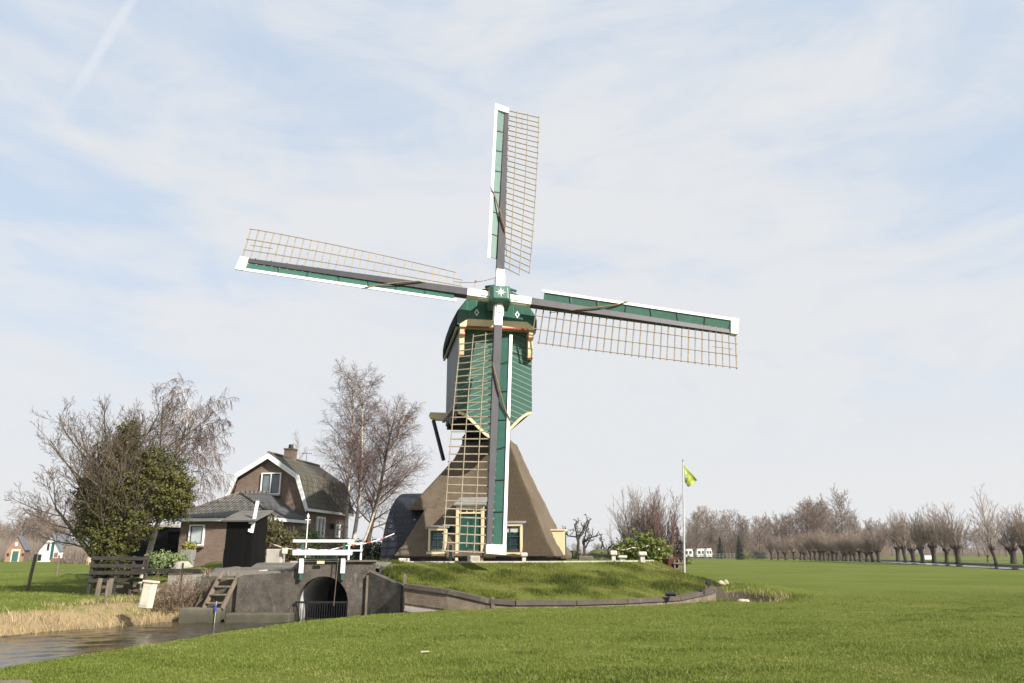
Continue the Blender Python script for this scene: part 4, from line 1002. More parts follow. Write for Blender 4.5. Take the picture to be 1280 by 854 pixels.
for (u0, v0, u1, v1) in ((.10, .28, .22, .42), (.18, .55, .26, .70)):
    vs = []
    for j in range(5):
        for i in range(5): vs.append(flagpt(u0 + (u1 - u0) * i / 4, v0 + (v1 - v0) * j / 4) + Vector((0, -.012, 0)))
    em.add(vs, [(j * 5 + i, j * 5 + i + 1, (j + 1) * 5 + i + 1, (j + 1) * 5 + i) for j in range(4) for i in range(4)])
em.build('print', M['flag_white'], fo_, fixn=False)
# flood lights on the dyke wall
def flood(px, py, y, rz, label):
    p = atY(px, py, y); t = thing('floodlight', label, 'floodlight', (p.x, y, max(hz(p.x, y) + .06, p.z - .16)), rz, 'floodlights on the mound wall')
    MB().tube([(0, 0, 0), (0, 0, .12)], .025, 6).build('bracket', M['black'], t)
    MB().tube([(-.24, 0, .16), (.02, 0, .18), (.10, 0, .185)], [.07, .085, .10], 10).build('housing', M['black'], t, True); MB().tube([(.10, 0, .185), (.115, 0, .186)], [.09, .088], 10).build('lens', M['glass'], t)
flood(836, 743, 28.35, R(170), 'long black floodlight lying low on the grass above the board wall')
flood(877, 741, 29.9, R(-60), 'black floodlight tilted up near the right end of the board wall')
flood(886, 737, 30.9, R(-90), 'round black floodlight at the very end of the board wall')
M['boulder'] = mat('boulder_stone', (.48, .40, .32), (.36, .29, .22), 6, .9, .01, 20)
def rock(px, py, z, r, label, seed, grp=None, m='stone', y=None, cat='stone'):
    p = atZ(px, py, z) if y is None else atY(px, py, y); rr = random.Random(seed)
    import bmesh
    bm = bmesh.new(); bmesh.ops.create_icosphere(bm, subdivisions=3, radius=1)
    for v in bm.verts:
        k = 1 + .35 * mnoise.noise(v.co * 1.1 + Vector((seed * 3.1, 0, 0))) + .12 * mnoise.noise(v.co * 3 + Vector((seed, 0, 0))); v.co *= k; v.co = Vector((v.co.x * r[0], v.co.y * r[1], v.co.z * r[2]))
    me = bpy.data.meshes.new('boulder'); bm.to_mesh(me); bm.free()
    o = link('boulder', me, M['boulder' if m == 'stone' else m], smooth=True, sharp=50); o.location = (p.x, p.y, hz(p.x, p.y) + r[2] * .35); return tag(o, label, cat, grp)
rock(901, 731.5, 0, (.24, .18, .17), 'larger pale boulder on the grass beyond the right ditch', 1)
rock(908, 730.5, 0, (.13, .11, .16), 'smaller pale boulder right of the larger one beyond the ditch', 2)
rock(929, 752.5, 0, (.22, .15, .07), 'flat pale stone on the near edge of the right ditch', 3)
for i, (px, py, y, r, lb) in enumerate(((186, 708, 32.6, (.32, .22, .2), 'brownish boulder at the left end of the garden plants'), (206, 709, 32.4, (.36, .25, .22), 'brownish boulder in the middle of the garden edge'), (229, 707, 33.2, (.42, .3, .3), 'large buff boulder right of the garden plants'))):
    rock(px, py, 0, r, lb, 11 + i, m='palecon', y=y, grp='garden edge boulders')
# litter on the lawn
o = MB().box((0, 0, .012), (.15, .045, .02)).build('wood_chip', M['boulder'], bevel=.004); p = atZ(531, 817); o.location = (p.x, p.y, hz(p.x, p.y) + .02); o.rotation_euler = (0, 0, .3); tag(o, 'small pale chip of wood lying on the near lawn', 'wood chip')
o = MB().ext_z([(0.28 * math.cos(a * .7), .16 * math.sin(a * .7)) for a in range(9)], 0, .03).build('bare_patch_stone', M['dyke_board']); p = atZ(14, 851); o.location = (p.x, p.y, hz(p.x, p.y)); tag(o, 'flat grey stone in the grass at the bottom left corner', 'stone')
# sheep (grazing, seen from behind, far on the left meadow)
def sheep(loc, rz, s):
    me = bpy.data.meshes.new('sheep'); V = [(0, 0, .62), (0, .35, .62), (0, -.35, .63), (0, -.58, .58), (0, -.78, .40), (0, -.90, .22)]; Ed = [(0, 1), (0, 2), (2, 3), (3, 4), (4, 5)]
    rad = [.34, .30, .29, .17, .11, .075]
    for lx, ly in ((.16, .34), (-.16, .34), (.15, -.34), (-.15, -.34)):
        b = len(V); V += [(lx, ly, .38), (lx, ly, .2), (lx, ly, .02)]; Ed += [(1 if ly > 0 else 2, b), (b, b + 1), (b + 1, b + 2)]; rad += [.11, .05, .045]
    me.from_pydata(V, Ed, []); o = bpy.data.objects.new('sheep', me); COL.objects.link(o); me.materials.append(M['wool'])
    m = o.modifiers.new('skin', 'SKIN'); o.modifiers.new('sub', 'SUBSURF').render_levels = 1
    for i, r in enumerate(rad): me.skin_vertices[0].data[i].radius = (r, r)
    me.skin_vertices[0].data[0].use_root = True
    o.location = loc; o.rotation_euler = (0, 0, rz); o.scale = (s,) * 3; return o
p = atZ(112.5, 706.5); tag(sheep((p.x, p.y, 0), R(150), 1.15), 'woolly sheep grazing on the left meadow beside the ivy tree trunk', 'sheep')
# caravans and fence at the far right edge of the field
def caravan(px, py, Y, L_, label, rz=0, trim='caravan_trim'):
    p = atY(px, py, Y); t = thing('caravan', label, 'caravan', (p.x, Y, .1), rz, 'white caravans at the far campsite')
    MB().ext_y([(-L_ / 2, .45), (-L_ / 2 - .15, 1.1), (-L_ / 2 + .2, 2.55), (L_ / 2 - .2, 2.6), (L_ / 2 + .1, 1.2), (L_ / 2, .45)], 0, 2.2).build('body', M['caravan'], t, bevel=.08)
    w = MB(); 
    MB().box((-L_ * .22, -.02, 1.65), (L_ * .28, .06, .7)).build('window', M['glass'], t); MB().box((L_ * .22, -.02, 1.65), (L_ * .28, .06, .7)).build('window', M['glass'], t)
    MB().box((0, -.02, .9), (L_ * .96, .05, .25)).build('stripe', M[trim], t)
    for x in (-L_ * .1, L_ * .12): MB().tube([(x, -.03, .32), (x, .2, .32)], .32, 14).build('wheel', M['black'], t)
caravan(887, 697.5, 205, 1.55, 'small white caravan with dark windows nearest the field at the wood edge', .1)
caravan(877, 697.5, 212, 2.3, 'cream striped caravan left of the small white one', -.1)
caravan(861, 697, 225, 2.6, 'pale caravan partly behind the flagpole', 0)
M['fgrey'] = mat('grey_fence', (.17, .17, .165), None, 3, .8)
ff = thing('campsite_fence', 'low grey mesh fence along the far side of the field', 'fence', (0, 0, 0))
fa_, fb2 = atY(862, 697, 195), atY(965, 697, 210)
for i in range(24):
    q = fa_.lerp(fb2, i / 23); MB().box((q.x, q.y, .75), (.08, .08, 1.5)).build('post', M['fgrey'], ff)
m_ = MB()
for z in (.3, .7, 1.1, 1.4): m_.beam((fa_.x, fa_.y, z), (fb2.x, fb2.y, z), .03, .05)
m_.build('mesh', M['fgrey'], ff)
for px, Y, lb in ((1168, 130, 'tiny white box under the pollard willows by the far road'),):
    q = atY(px - 10, 693, Y); o = MB().box((q.x, Y, .9), (1.1, .8, .6)).build('hive_box', M['white']); tag(o, lb, 'box')
# ------------------------------------------------------------------ trees
def grow(rng, p, d, L, r, lvl, S, out):
    n = S['steps'][lvl]; pts = [p.copy()]; rads = [r]; d = d.normalized(); end = S.get('tip', .35)
    for i in range(n):
        w = S['wob'][lvl]
        d = (d + Vector((rng.gauss(0, w), rng.gauss(0, w), rng.gauss(0, w) + S['up'][lvl]))).normalized()
        p = p + d * (L / n); pts.append(p.copy()); rads.append(max(r * (1 - (1 - end) * (i + 1) / n), S['rmin']))
    out.append((lvl, pts, rads))
    if lvl + 1 >= len(S['steps']): return
    k = S['n'][lvl]; az = rng.uniform(0, 6.28); lo = S['lo'][lvl]
    for j in range(k):
        t = lo + (1 - lo) * (j + rng.random() * .9) / k; f = t * n; i = min(int(f), n - 1); q = pts[i].lerp(pts[i + 1], f - i)
        dd = (pts[i + 1] - pts[i]).normalized(); az += 2.4 + rng.uniform(-.5, .5)
        a = dd.orthogonal().normalized(); b = dd.cross(a); side = a * math.cos(az) + b * math.sin(az)
        an = R(S['ang'][lvl] + rng.uniform(-12, 12)); cd = dd * math.cos(an) + side * math.sin(an)
        if 'bias' in S and lvl == 0: cd = (cd + S['bias']).normalized()
        cl = L * S['len'][lvl] * (1 - S['sh'][lvl] * t) * rng.uniform(.75, 1.2); cr = min((rads[i] + (rads[i + 1] - rads[i]) * (f - i)) * .8, r * S['rr'][lvl] * (1 - .45 * t))
        grow(rng, q, cd, cl, max(cr, S['rmin']), lvl + 1, S, out)
def tubes(polys, sides):
    m = MB()
    for lvl, pts, rads in polys: m.tube(pts, rads, sides(lvl), cap=False)
    return m
def tree_parts(polys, root, split, tm, cm, s=(8, 6, 4, 3, 3)):
    tubes([q for q in polys if q[0] < split], lambda l: s[l]).build('trunk', tm, root, True, sharp=0, fixn=False)
    tubes([q for q in polys if q[0] >= split], lambda l: s[l]).build('crown', cm, root, True, sharp=0, fixn=False)
def cloud_leaves(blobs, size, seed, shell=.55, nfreq=1.6, namp=.35, flat=0):
    """leaf quads spread through noisy ellipsoids; returns verts, faces, tint"""
    rs = np.random.RandomState(seed); Vs = []; T = []
    for c, r, n in blobs:
        d = rs.normal(size=(n, 3)); d /= np.linalg.norm(d, axis=1)[:, None]
        k = 1 + namp * (np.sin(d[:, 0] * 5 * nfreq + seed) * np.cos(d[:, 1] * 4 * nfreq + c[0]) + .6 * np.sin(d[:, 2] * 7 * nfreq + d[:, 0] * 6 + c[1]))
        rad = (shell + (1 - shell) * rs.random(n) ** .6) * k
        p = np.array(c) + d * rad[:, None] * np.array(r)
        a = rs.normal(size=(n, 3)); a /= np.linalg.norm(a, axis=1)[:, None]
        nrm = d * .8 + rs.normal(size=(n, 3)) * .7; nrm /= np.linalg.norm(nrm, axis=1)[:, None]
        u = np.cross(nrm, a); u /= np.maximum(np.linalg.norm(u, axis=1)[:, None], 1e-6); v = np.cross(nrm, u)
        s = size * rs.uniform(.6, 1.3, n)[:, None]
        q = np.stack([p - u * s * .5, p - v * s * .32, p + u * s * .6, p + v * s * .32], 1); Vs.append(q.reshape(-1, 3))
        cl = .5 + .5 * np.sin(p[:, 0] * 2.3 + seed) * np.cos(p[:, 1] * 1.9) * np.sin(p[:, 2] * 2.7)
        T.append(np.clip(.6 * rs.random(n) + .4 * cl, 0, 1))
    V = np.concatenate(Vs); T = np.concatenate(T); Fq = np.arange(len(V)).reshape(-1, 4); return V, Fq, T
def leafobj(name, V, Fq, T, m, parent=None):
    me = np_mesh(name, V, Fq); a = me.attributes.new('tint', 'FLOAT', 'FACE'); a.data.foreach_set('value', T.astype(np.float32)); return link(name, me, m, parent)
def stems(name, root, spots, h, m, seed, spread=.25, r=.025, n=5):
    rng = random.Random(seed); t = MB()
    for (x, y) in spots:
        for i in range(n):
            a = rng.uniform(0, 6.28); k = rng.uniform(.2, 1) * spread
            t.tube([(x, y, -.1), (x + k * .4 * math.cos(a), y + k * .4 * math.sin(a), h * .5), (x + k * math.cos(a), y + k * math.sin(a), h)], [r, r * .7, r * .3], 5)
    return t.build(name, m, root, True, sharp=0, fixn=False)

# the big ivy clad tree on the left
rng = random.Random(11)
iv = thing('ivy_tree', 'large bare tree wrapped in dense ivy beside the dark timber fence', 'tree', (-17.1, 33.4, .05))
polys = []
S = dict(steps=(7, 6, 5, 4, 3), wob=(.05, .07, .09, .12, .15), up=(.05, .06, .07, .07, .03), n=(12, 8, 6, 4), lo=(.2, .14, .12, .1), ang=(43, 35, 34, 34), len=(1.0, .52, .5, .5), sh=(.55, .45, .4, .4), rr=(.30, .42, .45, .5), rmin=.006, tip=.3)
grow(rng, Vector((0, 0, -.1)), Vector((-.02, 0, 1)), 6.0, .28, 0, S, polys)
grow(rng, Vector((-.2, .1, 1.2)), Vector((-.42, .0, 1)), 4.8, .20, 0, S, polys)
grow(rng, Vector((.05, -.1, .9)), Vector((-.75, -.1, .85)), 3.4, .15, 0, S, polys)
grow(rng, Vector((.2, 0, .9)), Vector((.14, .1, 1)), 5.6, .20, 0, S, polys)
tree_parts(polys, iv, 2, M['bark'], M['twig'])
bl = [((-.25, .1, 5.3), (.85, .7, 1.4), 3600), ((.15, .1, 6.5), (.5, .45, .8), 1200), ((-.75, .0, 4.0), (.95, .75, 1.15), 4200), ((.45, -.1, 4.0), (1.0, .6, 1.1), 2600), ((1.75, .1, 4.3), (1.25, .95, 1.25), 7000), ((2.35, .1, 3.75), (.9, .85, .85), 3300), ((1.0, -.2, 2.8), (.85, .8, .8), 3000), ((-.6, .0, 2.8), (.9, .75, .8), 3000), ((.35, -.4, 2.0), (.8, .7, .8), 2900), ((.55, -.4, 1.2), (.5, .5, .6), 1100), ((-.1, -.1, .8), (.4, .4, .8), 1000), ((1.15, .2, 5.4), (.7, .55, .65), 1700), ((2.55, .2, 4.3), (.55, .5, .65), 1400)]
V, Fq, T = cloud_leaves([(c, r, int(n * 2.0)) for c, r, n in bl], .105, 5, .42, 1.9, .36); leafobj('ivy', V, Fq, T, M['ivy'], iv)
# weeping reddish birch crown behind the ivy
rng = random.Random(8)
wb_ = thing('weeping_birch', 'birch with fine drooping reddish twigs rising behind the ivy clad tree', 'tree', (-16.6, 35.6, .1))
polys = []
S = dict(steps=(8, 7, 6, 5), wob=(.04, .12, .16, .16), up=(.02, -.02, -.22, -.5), n=(22, 17, 11), lo=(.35, .2, .12), ang=(52, 48, 45), len=(.36, .40, .5), sh=(.35, .3, .3), rr=(.3, .42, .5), rmin=.0065, bias=Vector((.25, 0, .12)))
grow(rng, Vector((0, 0, -.1)), Vector((.06, 0, 1)), 8.6, .15, 0, S, polys)
tree_parts(polys, wb_, 2, M['birch'], M['twig_pink'])

# the birches behind the hedge
def birch(name, label, loc, h, r, d, seed, tm, cm, dense=1.0, spread=.34, nl=24, ang=42, up=(.03, .05, -.02, -.12), rmin=.006):
    rng = random.Random(seed); t = thing(name, label, 'tree', loc); polys = []
    S = dict(steps=(9, 6, 5, 4), wob=(.035, .1, .14, .17), up=up, n=(nl, int(15 * dense), int(10 * dense)), lo=(.24, .12, .12), ang=(ang, 40, 42), len=(spread, .45, .5), sh=(.55, .35, .3), rr=(.32, .42, .5), rmin=rmin, tip=.16)
    grow(rng, Vector((0, 0, -.2)), Vector(d), h, r, 0, S, polys); tree_parts(polys, t, 1, tm, cm); return t
def bat(px, Y, z=1.0): return (atY(px, 700, Y).x, Y, z)
birch('birch_tree', 'tall white stemmed birch nearest the house, tallest of the birches', bat(430, 47), 11.4, .14, (-.015, 0, 1), 21, M['birch'], M['twig'], 1.0, .32, 26)
birch('birch_tree', 'white stemmed birch leaning right, second from the house', bat(437, 47.5), 11.0, .145, (.10, 0, 1), 22, M['birch'], M['twig_pink'], 1.0, .30, 24)
birch('birch_tree', 'slender pale birch leaning far right in front of the brown tree', bat(443, 47.8), 9.6, .09, (.30, 0, 1), 23, M['birch'], M['twig'], .8, .25, 16)
birch('bare_tree', 'broad bare brown tree between the birches and the mill', bat(457, 48.5), 9.3, .19, (.06, 0, 1), 24, M['bark'], M['twig_pink'], 1.15, .48, 30, 55, (.04, .05, .0, -.08))
birch('bare_tree', 'thin faint bare tree rising behind the house chimney', (atY(362, 600, 62).x, 62, 0), 10.5, .10, (0, 0, 1), 25, M['twig_far'], M['twig_far'], .6, .28, 14, 38, (.03, .06, .05, .02))

# coppice right of the mill, gnarled fruit trees, conifer
def coppice(name, label, loc, h, n, spread, seed, m, k=(7, 5), rmin=.008):
    rng = random.Random(seed); t = thing(name, label, 'tree', loc); polys = []
    S = dict(steps=(7, 5, 4), wob=(.05, .1, .14), up=(.05, .12, .08), n=k, lo=(.2, .15), ang=(26, 32), len=(.36, .45), sh=(.4, .3), rr=(.5, .5), rmin=rmin, tip=.2)
    for i in range(n):
        a = rng.uniform(0, 6.28); q = rng.random() ** .6
        grow(rng, Vector((q * spread * .3 * math.cos(a), q * spread * .3 * math.sin(a), -.1)), Vector((q * spread * .22 * math.cos(a), q * spread * .22 * math.sin(a), 1)), h * rng.uniform(.6, 1), .05, 0, S, polys)
    tree_parts(polys, t, 1, m, m); return t
coppice('coppice', 'tall upright many stemmed bare coppice behind the laurel shrub', (atY(800, 695, 56).x, 56, .2), 5.5, 40, 1.75, 31, M['twig_far'], (11, 6), .009)
coppice('coppice', 'rusty brown twiggy bush at the right side of the tall coppice', (atY(826, 695, 54).x, 54, .2), 5.0, 24, 1.4, 32, M['twig_pink'], (11, 7), .009)
coppice('coppice', 'small faint bare bush at the left foot of the tall coppice', (atY(779, 695, 75).x, 75, 0), 4.2, 12, 1.8, 33, M['twig_far'], (8, 6), .014)
def gnarl(label, loc, h, seed, lean):
    rng = random.Random(seed); t = thing('gnarled_fruit_tree', label, 'tree', loc, 0, 'old fruit trees behind the mill terrace'); polys = []
    S = dict(steps=(4, 6, 5, 3), wob=(.1, .32, .38, .35), up=(.02, .16, .16, .2), n=(4, 6, 5), lo=(.5, .25, .2), ang=(50, 45, 50), len=(.95, .42, .4), sh=(.2, .3, .3), rr=(.7, .55, .5), rmin=.014, tip=.55)
    grow(rng, Vector((0, 0, -.1)), Vector(lean), h * .55, .10, 0, S, polys); tree_parts(polys, t, 1, M['bark_dark'], M['bark_dark']); return t
gnarl('taller gnarled fruit tree right of the cream dormer', (atY(722, 697, 44).x, 44, 1.1), 3.0, 41, (.0, 0, 1))
gnarl('second gnarled fruit tree behind the taller one', (atY(731, 697, 46).x, 46, 1.1), 2.9, 44, (.12, 0, 1))
gnarl('low spreading gnarled fruit tree above the covered heap', (atY(748, 697, 44).x, 44, 1.0), 1.9, 43, (.2, 0, 1))
def conifer(label, px, Y, h, w, m, seed, grp=None):
    p = atY(px, 695, Y); t = thing('conifer', label, 'tree', (p.x, Y, 0), 0, grp); rs = np.random.RandomState(seed)
    bl = [((0, 0, h * (.08 + .9 * k / 9)), (w * (1 - k / 10), w * (1 - k / 10), h * .09), int(260 * (1 - k / 11))) for k in range(10)]
    V, Fq, T = cloud_leaves(bl, h * .06, seed, .2, 1.3, .25); leafobj('crown', V, Fq, T, m, t); MB().tube([(0, 0, -.1), (0, 0, h * .9)], [w * .09, .02], 6).build('trunk', M['bark'], t)
conifer('dark pointed conifer directly behind the flagpole', 848, 110, 4.9, 1.7, M['conifer_brown'], 51)
conifer('slim dark conifer at the edge of the distant wood, right of the caravans', 925, 190, 5.4, 1.1, M['conifer'], 52)
conifer('blurred dark conifer behind the campsite fence', 901, 215, 5.6, 1.6, M['conifer'], 53)
# bushes
def bush(name, label, loc, blobs, size, m, seed, cat='bush', sp=None, shell=.5, grp=None):
    t = thing(name, label, cat, loc, 0, grp); V, Fq, T = cloud_leaves(blobs, size, seed, shell); leafobj('foliage', V, Fq, T, m, t)
    stems('stem', t, sp or [(0, 0)], max(b[0][2] + b[1][2] * .3 for b in blobs), M['bark'], seed); return t
bush('laurel_shrub', 'bright leafy laurel shrub on the right end of the mill terrace', (atY(802, 700, 40).x, 40, 1.1), [((-.75, 0, .55), (.75, .7, .6), 1600), ((.1, 0, .75), (.85, .8, .75), 2200), ((.85, 0, .55), (.62, .7, .68), 1500)], .16, M['laurel'], 61, sp=[(-.6, 0), (.2, 0), (.8, 0)])
bush('ivy_shrub', 'tall straggling shrub with brown green leaves right of the outhouse', (atY(350, 700, 33.5).x, 33.5, 1.1), [((-.35, 0, .95), (.62, .6, 1.0), 2600), ((.3, .1, .7), (.7, .6, .8), 2400), ((.75, .2, .35), (.5, .5, .5), 1000), ((-.6, .2, 1.5), (.4, .4, .5), 800)], .10, M['shrub'], 62, sp=[(-.3, 0), (.4, 0)])
bush('dark_shrub', 'small dark evergreen shrub against the annex corner post', (atY(385, 690, 36).x, 36, 1.1), [((0, 0, .95), (.75, .6, .75), 1500), ((.2, 0, .4), (.7, .6, .6), 900)], .10, M['hedge'], 63)
bush('clipped_hedge', 'dark clipped hedge under the birch trees', (atY(447, 698, 36.5).x, 36.5, 1.2), [((-.9, 0, .5), (.55, .5, .55), 1500), ((-.35, 0, .52), (.55, .5, .55), 1500), ((.2, 0, .5), (.55, .5, .52), 1500), ((.8, 0, .5), (.55, .5, .55), 1500), ((1.15, 0, .45), (.45, .5, .5), 1000)], .08, M['hedge'], 64, cat='hedge', sp=[(-.8, 0), (0, 0), (.8, 0)])
for i, (px, Y, s, lb) in enumerate(((198, 33.6, .55, 'pale green garden herb clump nearest the black barn'), (213, 33.9, .62, 'feathery grey green garden herb clump in the middle of the bed'), (226, 34.6, .42, 'low garden herb clump beside the grey planter'))):
    t = thing('garden_plant', lb, 'plant', (atY(px, 705, Y).x, Y, .95), 0, 'garden herbs left of the planter'); V, Fq, T = cloud_leaves([((0, 0, .3 * s / .5), (s, s * .8, .42), 900)], .11, 70 + i, .2); leafobj('leaves', V, Fq, T, M['herb'], t)
    stems('stem', t, [(0, 0)], .5, M['herb'], 75 + i, s, .01, 9)
V, Fq, T = cloud_leaves([((0, 0, 1.0), (.34, .34, .22), 500)], .12, 78, .2); leafobj('foliage', V, Fq, T, M['yellowbush'], pl_)
for i, (px, Y, r, m, lb) in enumerate(((934, 200, 1.3, 'yellowbush', 'yellow green bush at the far edge of the field'), (945, 200, 1.5, 'conifer', 'dark round bush right of the yellow green one'), (953, 202, 1.3, 'conifer', 'smaller dark bush at the far field edge, rightmost of three'), (856, 120, .8, 'yellowbush', 'small olive bush behind the flagpole'))):
    bush('field_bush', lb, (atY(px, 697, Y).x, Y, 0), [((0, 0, r * .7), (r, r, r * .8), 500)], r * .18, M[m], 80 + i)
# low scrub behind terrace between the mill and the laurel
bush('dark_shrub', 'low dark ivy clump at the foot of the gnarled fruit trees', (atY(718, 698, 42.5).x, 42.5, 1.1), [((0, 0, .3), (.75, .5, .4), 900), ((-.5, 0, .45), (.35, .4, .45), 500)], .09, M['hedge'], 86)
# bramble by the quay
rng = random.Random(91); bb = thing('bramble_bush', 'tangled bare brown bramble below the quay wall', 'bush', (-11.9, 29.0, .1)); polys = []
S = dict(steps=(6, 5, 3), wob=(.16, .22, .2), up=(-.02, -.03, 0), n=(5, 4), lo=(.2, .2), ang=(40, 45), len=(.45, .4), sh=(.3, .3), rr=(.6, .6), rmin=.006, tip=.3)
for i in range(80):
    a = rng.uniform(0, 6.28); q = rng.uniform(0, .9); grow(rng, Vector((q * math.cos(a), q * math.sin(a) - .2, -.35)), Vector((math.cos(a) * .5, math.sin(a) * .5, 1)), rng.uniform(.7, 1.3), .012, 0, S, polys)
M['bramble'] = mat('bramble_canes', (.26, .19, .13), (.16, .11, .08), 5, .9)
tubes(polys, lambda l: (4, 3, 3)[l]).build('canes', M['bramble'], bb, True, sharp=0, fixn=False)

# pollard willows along the canal
def pollard(seed, h=7.4, trunk=2.0, n=46, spread=.5, r=.34):
    rng = random.Random(seed); t = thing('pollard_willow', 'x', 'tree', (0, 0, 0)); tm = MB(); lean = rng.uniform(-.25, .25)
    pts = [Vector((0, 0, -.1)), Vector((lean * .1, 0, .25)), Vector((lean * .5, .05, trunk * .55)), Vector((lean, 0, trunk * .86)), Vector((lean, 0, trunk)), Vector((lean, 0, trunk + .22))]
    tm.tube(pts, [r * 1.35, r * .95, r * .8, r * 1.05, r * 1.35, r * .7], 10)
    for i in range(7):
        a = i * .9 + rng.random(); q = pts[4]; tm.tube([q - Vector((0, 0, .15)), q + Vector((r * 1.3 * math.cos(a), r * 1.3 * math.sin(a), .12)), q + Vector((r * 1.7 * math.cos(a), r * 1.7 * math.sin(a), .42))], [r * .5, r * .5, r * .25], 6)
    tm.build('trunk', M['bark_dark'], t, True, sharp=0, fixn=False); polys = []
    S = dict(steps=(5, 3, 2), wob=(.05, .09, .1), up=(.05, .07, .05), n=(8, 3), lo=(.15, .2), ang=(24, 26), len=(.38, .45), sh=(.5, .3), rr=(.5, .6), rmin=.015, tip=.25)
    for i in range(n):
        a = rng.uniform(0, 6.28); q = rng.random() ** .7; L_ = (h - trunk) * rng.uniform(.5, 1.12) * (1 - .25 * q)
        grow(rng, pts[4] + Vector((r * 1.3 * q * math.cos(a), r * 1.3 * q * math.sin(a), .15)), Vector((spread * q * math.cos(a) * 1.5, spread * q * math.sin(a) * 1.5, 1)), L_, .042, 0, S, polys)
    tubes(polys, lambda l: 3).build('crown', M['twig_willow'], t, True, sharp=0, fixn=False); return t
PW = [pollard(101), pollard(102, 8.0, 2.1, 54, .62, .42), pollard(103, 7.0, 1.9, 40, .42, .30), pollard(104, 8.4, 1.7, 20, .35, .2)]
near = [(1123, 703, 0, 'pollard willow with straight trunk, leftmost of the spaced row along the canal'), (1133, 704, 2, 'second pollard willow of the spaced row along the canal'), (1143, 703.5, 0, 'third pollard willow of the spaced row along the canal'), (1154, 705, 2, 'fourth pollard willow of the spaced row, stout at its foot'), (1168.5, 705, 0, 'fifth pollard willow of the spaced row, widening to its knobbed head'), (1184, 705, 2, 'leaning thin trunked pollard willow beside the stoutest one'), (1199, 705.6, 1, 'stoutest pollard willow of the row with a rounded crown'), (1246, 707.6, 3, 'young slender willow with tall sparse shoots near the right edge'), (1268, 707, 1, 'large dark pollard willow at the right edge of the canal row'), (1284, 707.5, 0, 'pollard willow cut by the right edge of the view')]
used = set()
for i, (px, py, v, lb) in enumerate(near):
    p = atZ(px, py, .1); src = PW[v]; k = p.y / 112 * .2 + .82
    if v not in used: o = src; used.add(v); o.location = (p.x, p.y, .28); o.rotation_euler = (0, 0, i * 1.3); o['label'] = lb; o['group'] = 'pollard willows along the canal'
    else: o = dup(src, (p.x, p.y, .28), i * 1.3, 1, lb, 'pollard willows along the canal')
    o.scale = (k * (1 + .12 * math.sin(i * 3.7)), k, k * (.93 + .12 * math.sin(i * 2.1))); o.rotation_euler[0] = .07 * math.sin(i * 5.1); o.rotation_euler[1] = .06 * math.cos(i * 2.9)
far = [965, 973, 983, 993, 1001, 1007, 1014, 1020, 1026, 1031, 1036, 1042, 1047, 1054, 1059, 1064, 1070, 1076, 1084, 1091, 1099]
rng = random.Random(5)
for i, px in enumerate(far):
    py = 699.7 + (px - 965) / 134 * 3.2; p = atZ(px, py, .1); s = .8 * (p.y / 150) ** .25
    dup(PW[(0, 2, 1)[i % 3]], (p.x, p.y, .2), rng.uniform(0, 6.28), (s * rng.uniform(.9, 1.15), s * rng.uniform(.9, 1.15), s * rng.uniform(.72, .98)), 'small dark trunked pollard willow in the close far row before the wood', 'close set pollards before the wood')
sap = dup(PW[3], (*atZ(1235, 703.5, .1).xy, .25), .4, (.6, .6, .5), 'spindly sapling left of the young slender willow by the canal', 'pollard willows along the canal')

# the far wood: individual bare trees from a few kinds
def wood_tree(seed, h, spread, cm, n0=22, ang=38, trunk_lo=.28):
    rng = random.Random(seed); t = thing('bare_tree', 'x', 'tree'); polys = []
    S = dict(steps=(6, 5, 4, 3), wob=(.05, .1, .13, .16), up=(.05, .10, .07, .05), n=(n0, 9, 5), lo=(trunk_lo, .12, .1), ang=(ang, 36, 36), len=(spread, .5, .5), sh=(.5, .35, .3), rr=(.42, .45, .55), rmin=.03, tip=.2)
    grow(rng, Vector((0, 0, -.2)), Vector((rng.uniform(-.05, .05), 0, 1)), h, h * .018, 0, S, polys); tree_parts(polys, t, 1, M['bark'], cm, (6, 4, 3, 3)); return t
WT = [wood_tree(201, 13, .45, M['twig_far']), wood_tree(202, 12, .52, M['twig_orange'], 24, 44), wood_tree(203, 14, .36, M['twig_far'], 26, 30), wood_tree(204, 12, .55, M['twig_far'], 22, 50), wood_tree(205, 11, .5, M['twig_orange'], 26, 40, .12)]
wused = set()
def wood(px, Y, h, v, label, grp, rz=0, wide=1.0):
    h *= .84
    src = WT[v]; base_h = (13, 12, 14, 12, 11)[v]; s = h / base_h; p = atY(px, 696, Y); loc = (p.x, Y, 0)
    if v not in wused:
        wused.add(v); o = src; o.location = loc; o.rotation_euler = (0, 0, rz); o['label'] = label; o['group'] = grp
    else: o = dup(src, loc, rz, 1, label, grp)
    o.scale = (s * wide, s * wide, s); return o
prof_h = [(860, 652), (872, 640), (882, 637), (893, 642), (905, 645), (916, 641), (927, 643), (938, 648), (950, 646), (962, 650), (972, 652), (982, 645), (991, 642), (1000, 648), (1010, 628), (1018, 625), (1026, 629), (1036, 632), (1046, 640), (1056, 613), (1066, 640), (1076, 645), (1088, 650), (1098, 652), (1108, 656)]
rng = random.Random(77)
for i, (px, top) in enumerate(prof_h):
    Y = 235 + rng.uniform(-15, 25); h = atY(px, top, Y).z + .5
    lb, gp_ = 'bare brown tree massed in the distant wood across the field', 'bare trees of the distant wood'
    v = rng.randrange(5)
    if px == 1056: lb, gp_, v = 'tallest fan shaped bare tree standing above the distant wood', None, 0
    if px in (1010, 1018, 1026): v = 1
    o = wood(px, Y, h, v, lb, gp_ or 'bare trees of the distant wood', rng.uniform(0, 6.28), 1.25 if px != 1056 else .9)
